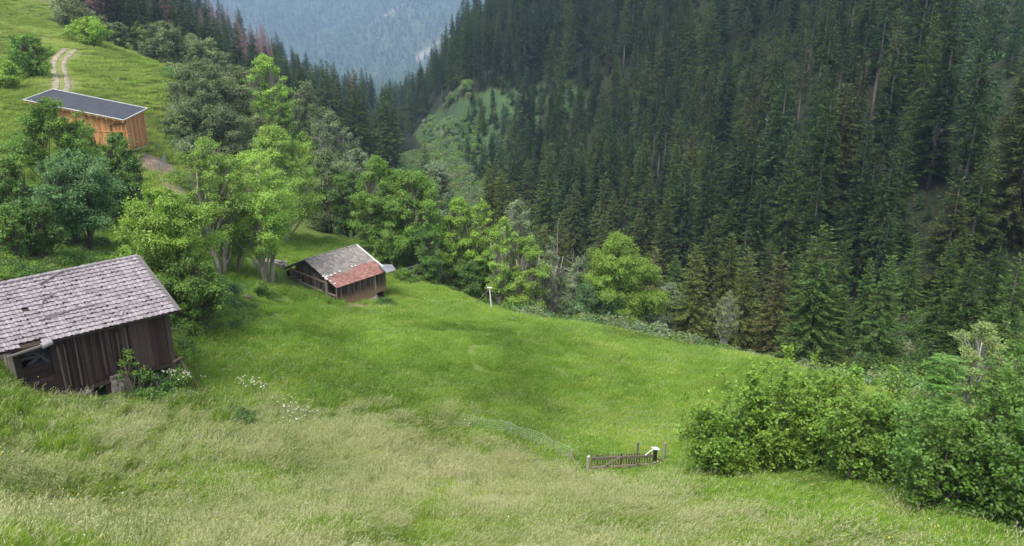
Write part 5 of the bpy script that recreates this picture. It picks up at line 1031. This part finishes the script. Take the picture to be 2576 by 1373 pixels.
def place(name, coll, k, p, z, rotj, smin, smax, label, idx=None):
    n_ = len(p); wd = fbm(p[:, 0]/5, p[:, 1]/5)*rotj*3; rot = np.stack([rr.normal(0, .08, n_), rr.normal(0, .08, n_), wd+rr.normal(0, .35, n_)+.3], 1); s = rr.uniform(smin, smax, n_)*(1+fbm(p[:, 0]/3, p[:, 1]/3)*.9)
    scatter(name, coll, np.stack([p[:, 0], p[:, 1], z], 1), rot, s, rr.integers(0, k, n_) if idx is None else idx, label, 'grass')
p, z, px, py, d = sample(9000, 17, 48, -.72, .75); h = np.hypot(p[:, 0], p[:, 1]); cl = classes(p[:, 0], p[:, 1], z)
ok = (rr.random(len(p)) < cl[0]*1.1) & (px > -250) & (px < 2850) & (py < 1520) & ~inbarn(p); gq = fbm(p[:, 0]/3.5+9, p[:, 1]/3.5, 5)*2.6+.36+np.clip((px-1100)/1500, 0, 1)*.45+np.clip((1130-py)/120, -.1, .5)*.5; gi_ = np.where(rr.random(len(p)) < gq, 5, 0)+rr.integers(0, 5, len(p))
place('tall_grass', TALL, 6, p[ok], z[ok], 2.2, .75, 1.2, 'tall pale hay grass with seed heads covering the foreground slope', gi_[ok])
keep_st = cl[0]
ok2 = (cl[0] < .75) & (px > -250) & (px < 2850) & (py < 1520) & ~inbarn(p) & (cl[4] < .5)
p3, z3, px3, py3, d3 = sample(9500, 46, 92, -.66, .52); h3 = np.hypot(p3[:, 0], p3[:, 1]); lip3 = np.interp(azpx(p3[:, 0], p3[:, 1]), LIPX, LIPH); c3 = classes(p3[:, 0], p3[:, 1], z3)
ok3 = ((h3 < lip3+5) | (azpx(p3[:, 0], p3[:, 1]) < 960)) & (px3 > -200) & (px3 < 2750) & ~inbarn(p3) & (c3[4] < .4)
pm = np.concatenate([p[ok2], p3[ok3]]); zm = np.concatenate([z[ok2], z3[ok3]])
place('meadow_grass', MEAD, 5, pm, zm, 2.5, .85, 1.3, 'short bright green grass of the sloping meadow')
p4, z4, px4, py4, d4 = sample(9000, 90, 215, -.68, -.36); c4 = classes(p4[:, 0], p4[:, 1], z4); ok4 = (px4 > -60) & (px4 < 520) & (c4[4] < .4)
tpd = np.min([np.hypot(p4[:, 0]-q.x, p4[:, 1]-q.y) for q in [tp[i].lerp(tp[i+1], k/6) for i in range(len(tp)-1) for k in range(6)]], axis=0); ok4 &= tpd > 2.0
place('pasture_grass', UPL, 4, p4[ok4], z4[ok4], 2.5, .8, 1.3, 'yellow-green grass of the upland pasture on the left')
# leafy weeds along the barn foot, fence lines and hedge foot
WD = proto_coll('weed_source', [shrub_mesh(50+s, .13) for s in range(4)], [G2, G1, G3, (.14, .20, .05)], M_LEAFB); pw = []
for k in range(170): q = barn.matrix_basis@Vector((random.uniform(-7.8, 1.4), -random.uniform(.1, 1.5)**1.2, 0)); pw.append((q.x, q.y, random.uniform(.25, .5)))
for k in range(60): q = barn.matrix_basis@Vector((-7.1-random.uniform(0, 1.2), random.uniform(0, 5), 0)); pw.append((q.x, q.y, random.uniform(.3, .5)))
for k in range(160): q = b1.lerp(b4, random.random()); pw.append((q.x+random.gauss(0, 1.4), q.y+random.gauss(0, .9), random.uniform(.2, .42)))
for k in range(260): q = ground(random.uniform(440, 640), random.uniform(720, 830), 45, 80); pw.append((q.x, q.y, random.uniform(.3, .6)))
for k in range(200): q = ground(random.uniform(-40, 270), random.uniform(560, 720), 45, 90); pw.append((q.x, q.y, random.uniform(.4, .8)))
pw = np.array(pw); scatter('weeds', WD, np.stack([pw[:, 0], pw[:, 1], Z(pw[:, 0], pw[:, 1])-.06], 1), np.stack([np.zeros(len(pw)), np.zeros(len(pw)), rr.uniform(0, 6.28, len(pw))], 1), pw[:, 2], rr.integers(0, 4, len(pw)), 'leafy green weeds and nettles around the barn foot and hedges', 'weeds')

# small wild flowers sprinkled through the meadow and hay
M_YEL = simple('yellow_petals', (.55, .42, .02), (.70, .58, .05), 9); M_BLU = simple('violet_petals', (.20, .18, .45), (.30, .27, .55), 9)
def flowerproto(seed, mat, n_, sz, ht):
    r = np.random.default_rng(seed); q = MB()
    for k in range(n_): x, y = r.normal(0, .5, 2); z = ht*r.uniform(.6, 1.1); q.tube([(x, y, z), (x, y, z+.015)], [sz, sz*.8], 5)
    return q.mesh('flowers', mat)
FLW = proto_coll('flower_source', [flowerproto(1, M_YEL, 16, .018, .42), flowerproto(2, M_YEL, 8, .02, .5), flowerproto(3, M_PETAL, 5, .022, .6), flowerproto(4, M_BLU, 5, .02, .5)])
pfl = np.concatenate([p[ok2][::9], p3[ok3][::7], p[ok][::16]]); zfl = Z(pfl[:, 0], pfl[:, 1]); nf = len(pfl); kf = rr.choice([0, 0, 1, 1, 2, 3], nf); kp = vnoise(pfl[:, 0]/6, pfl[:, 1]/6) > .45
scatter('wild_flowers', FLW, np.stack([pfl[:, 0], pfl[:, 1], zfl], 1)[kp], np.stack([np.zeros(nf), np.zeros(nf), rr.uniform(0, 6, nf)], 1)[kp], rr.uniform(.8, 1.2, nf)[kp], kf[kp], 'tiny yellow, white and violet flowers sprinkled through the grass', 'flowers')
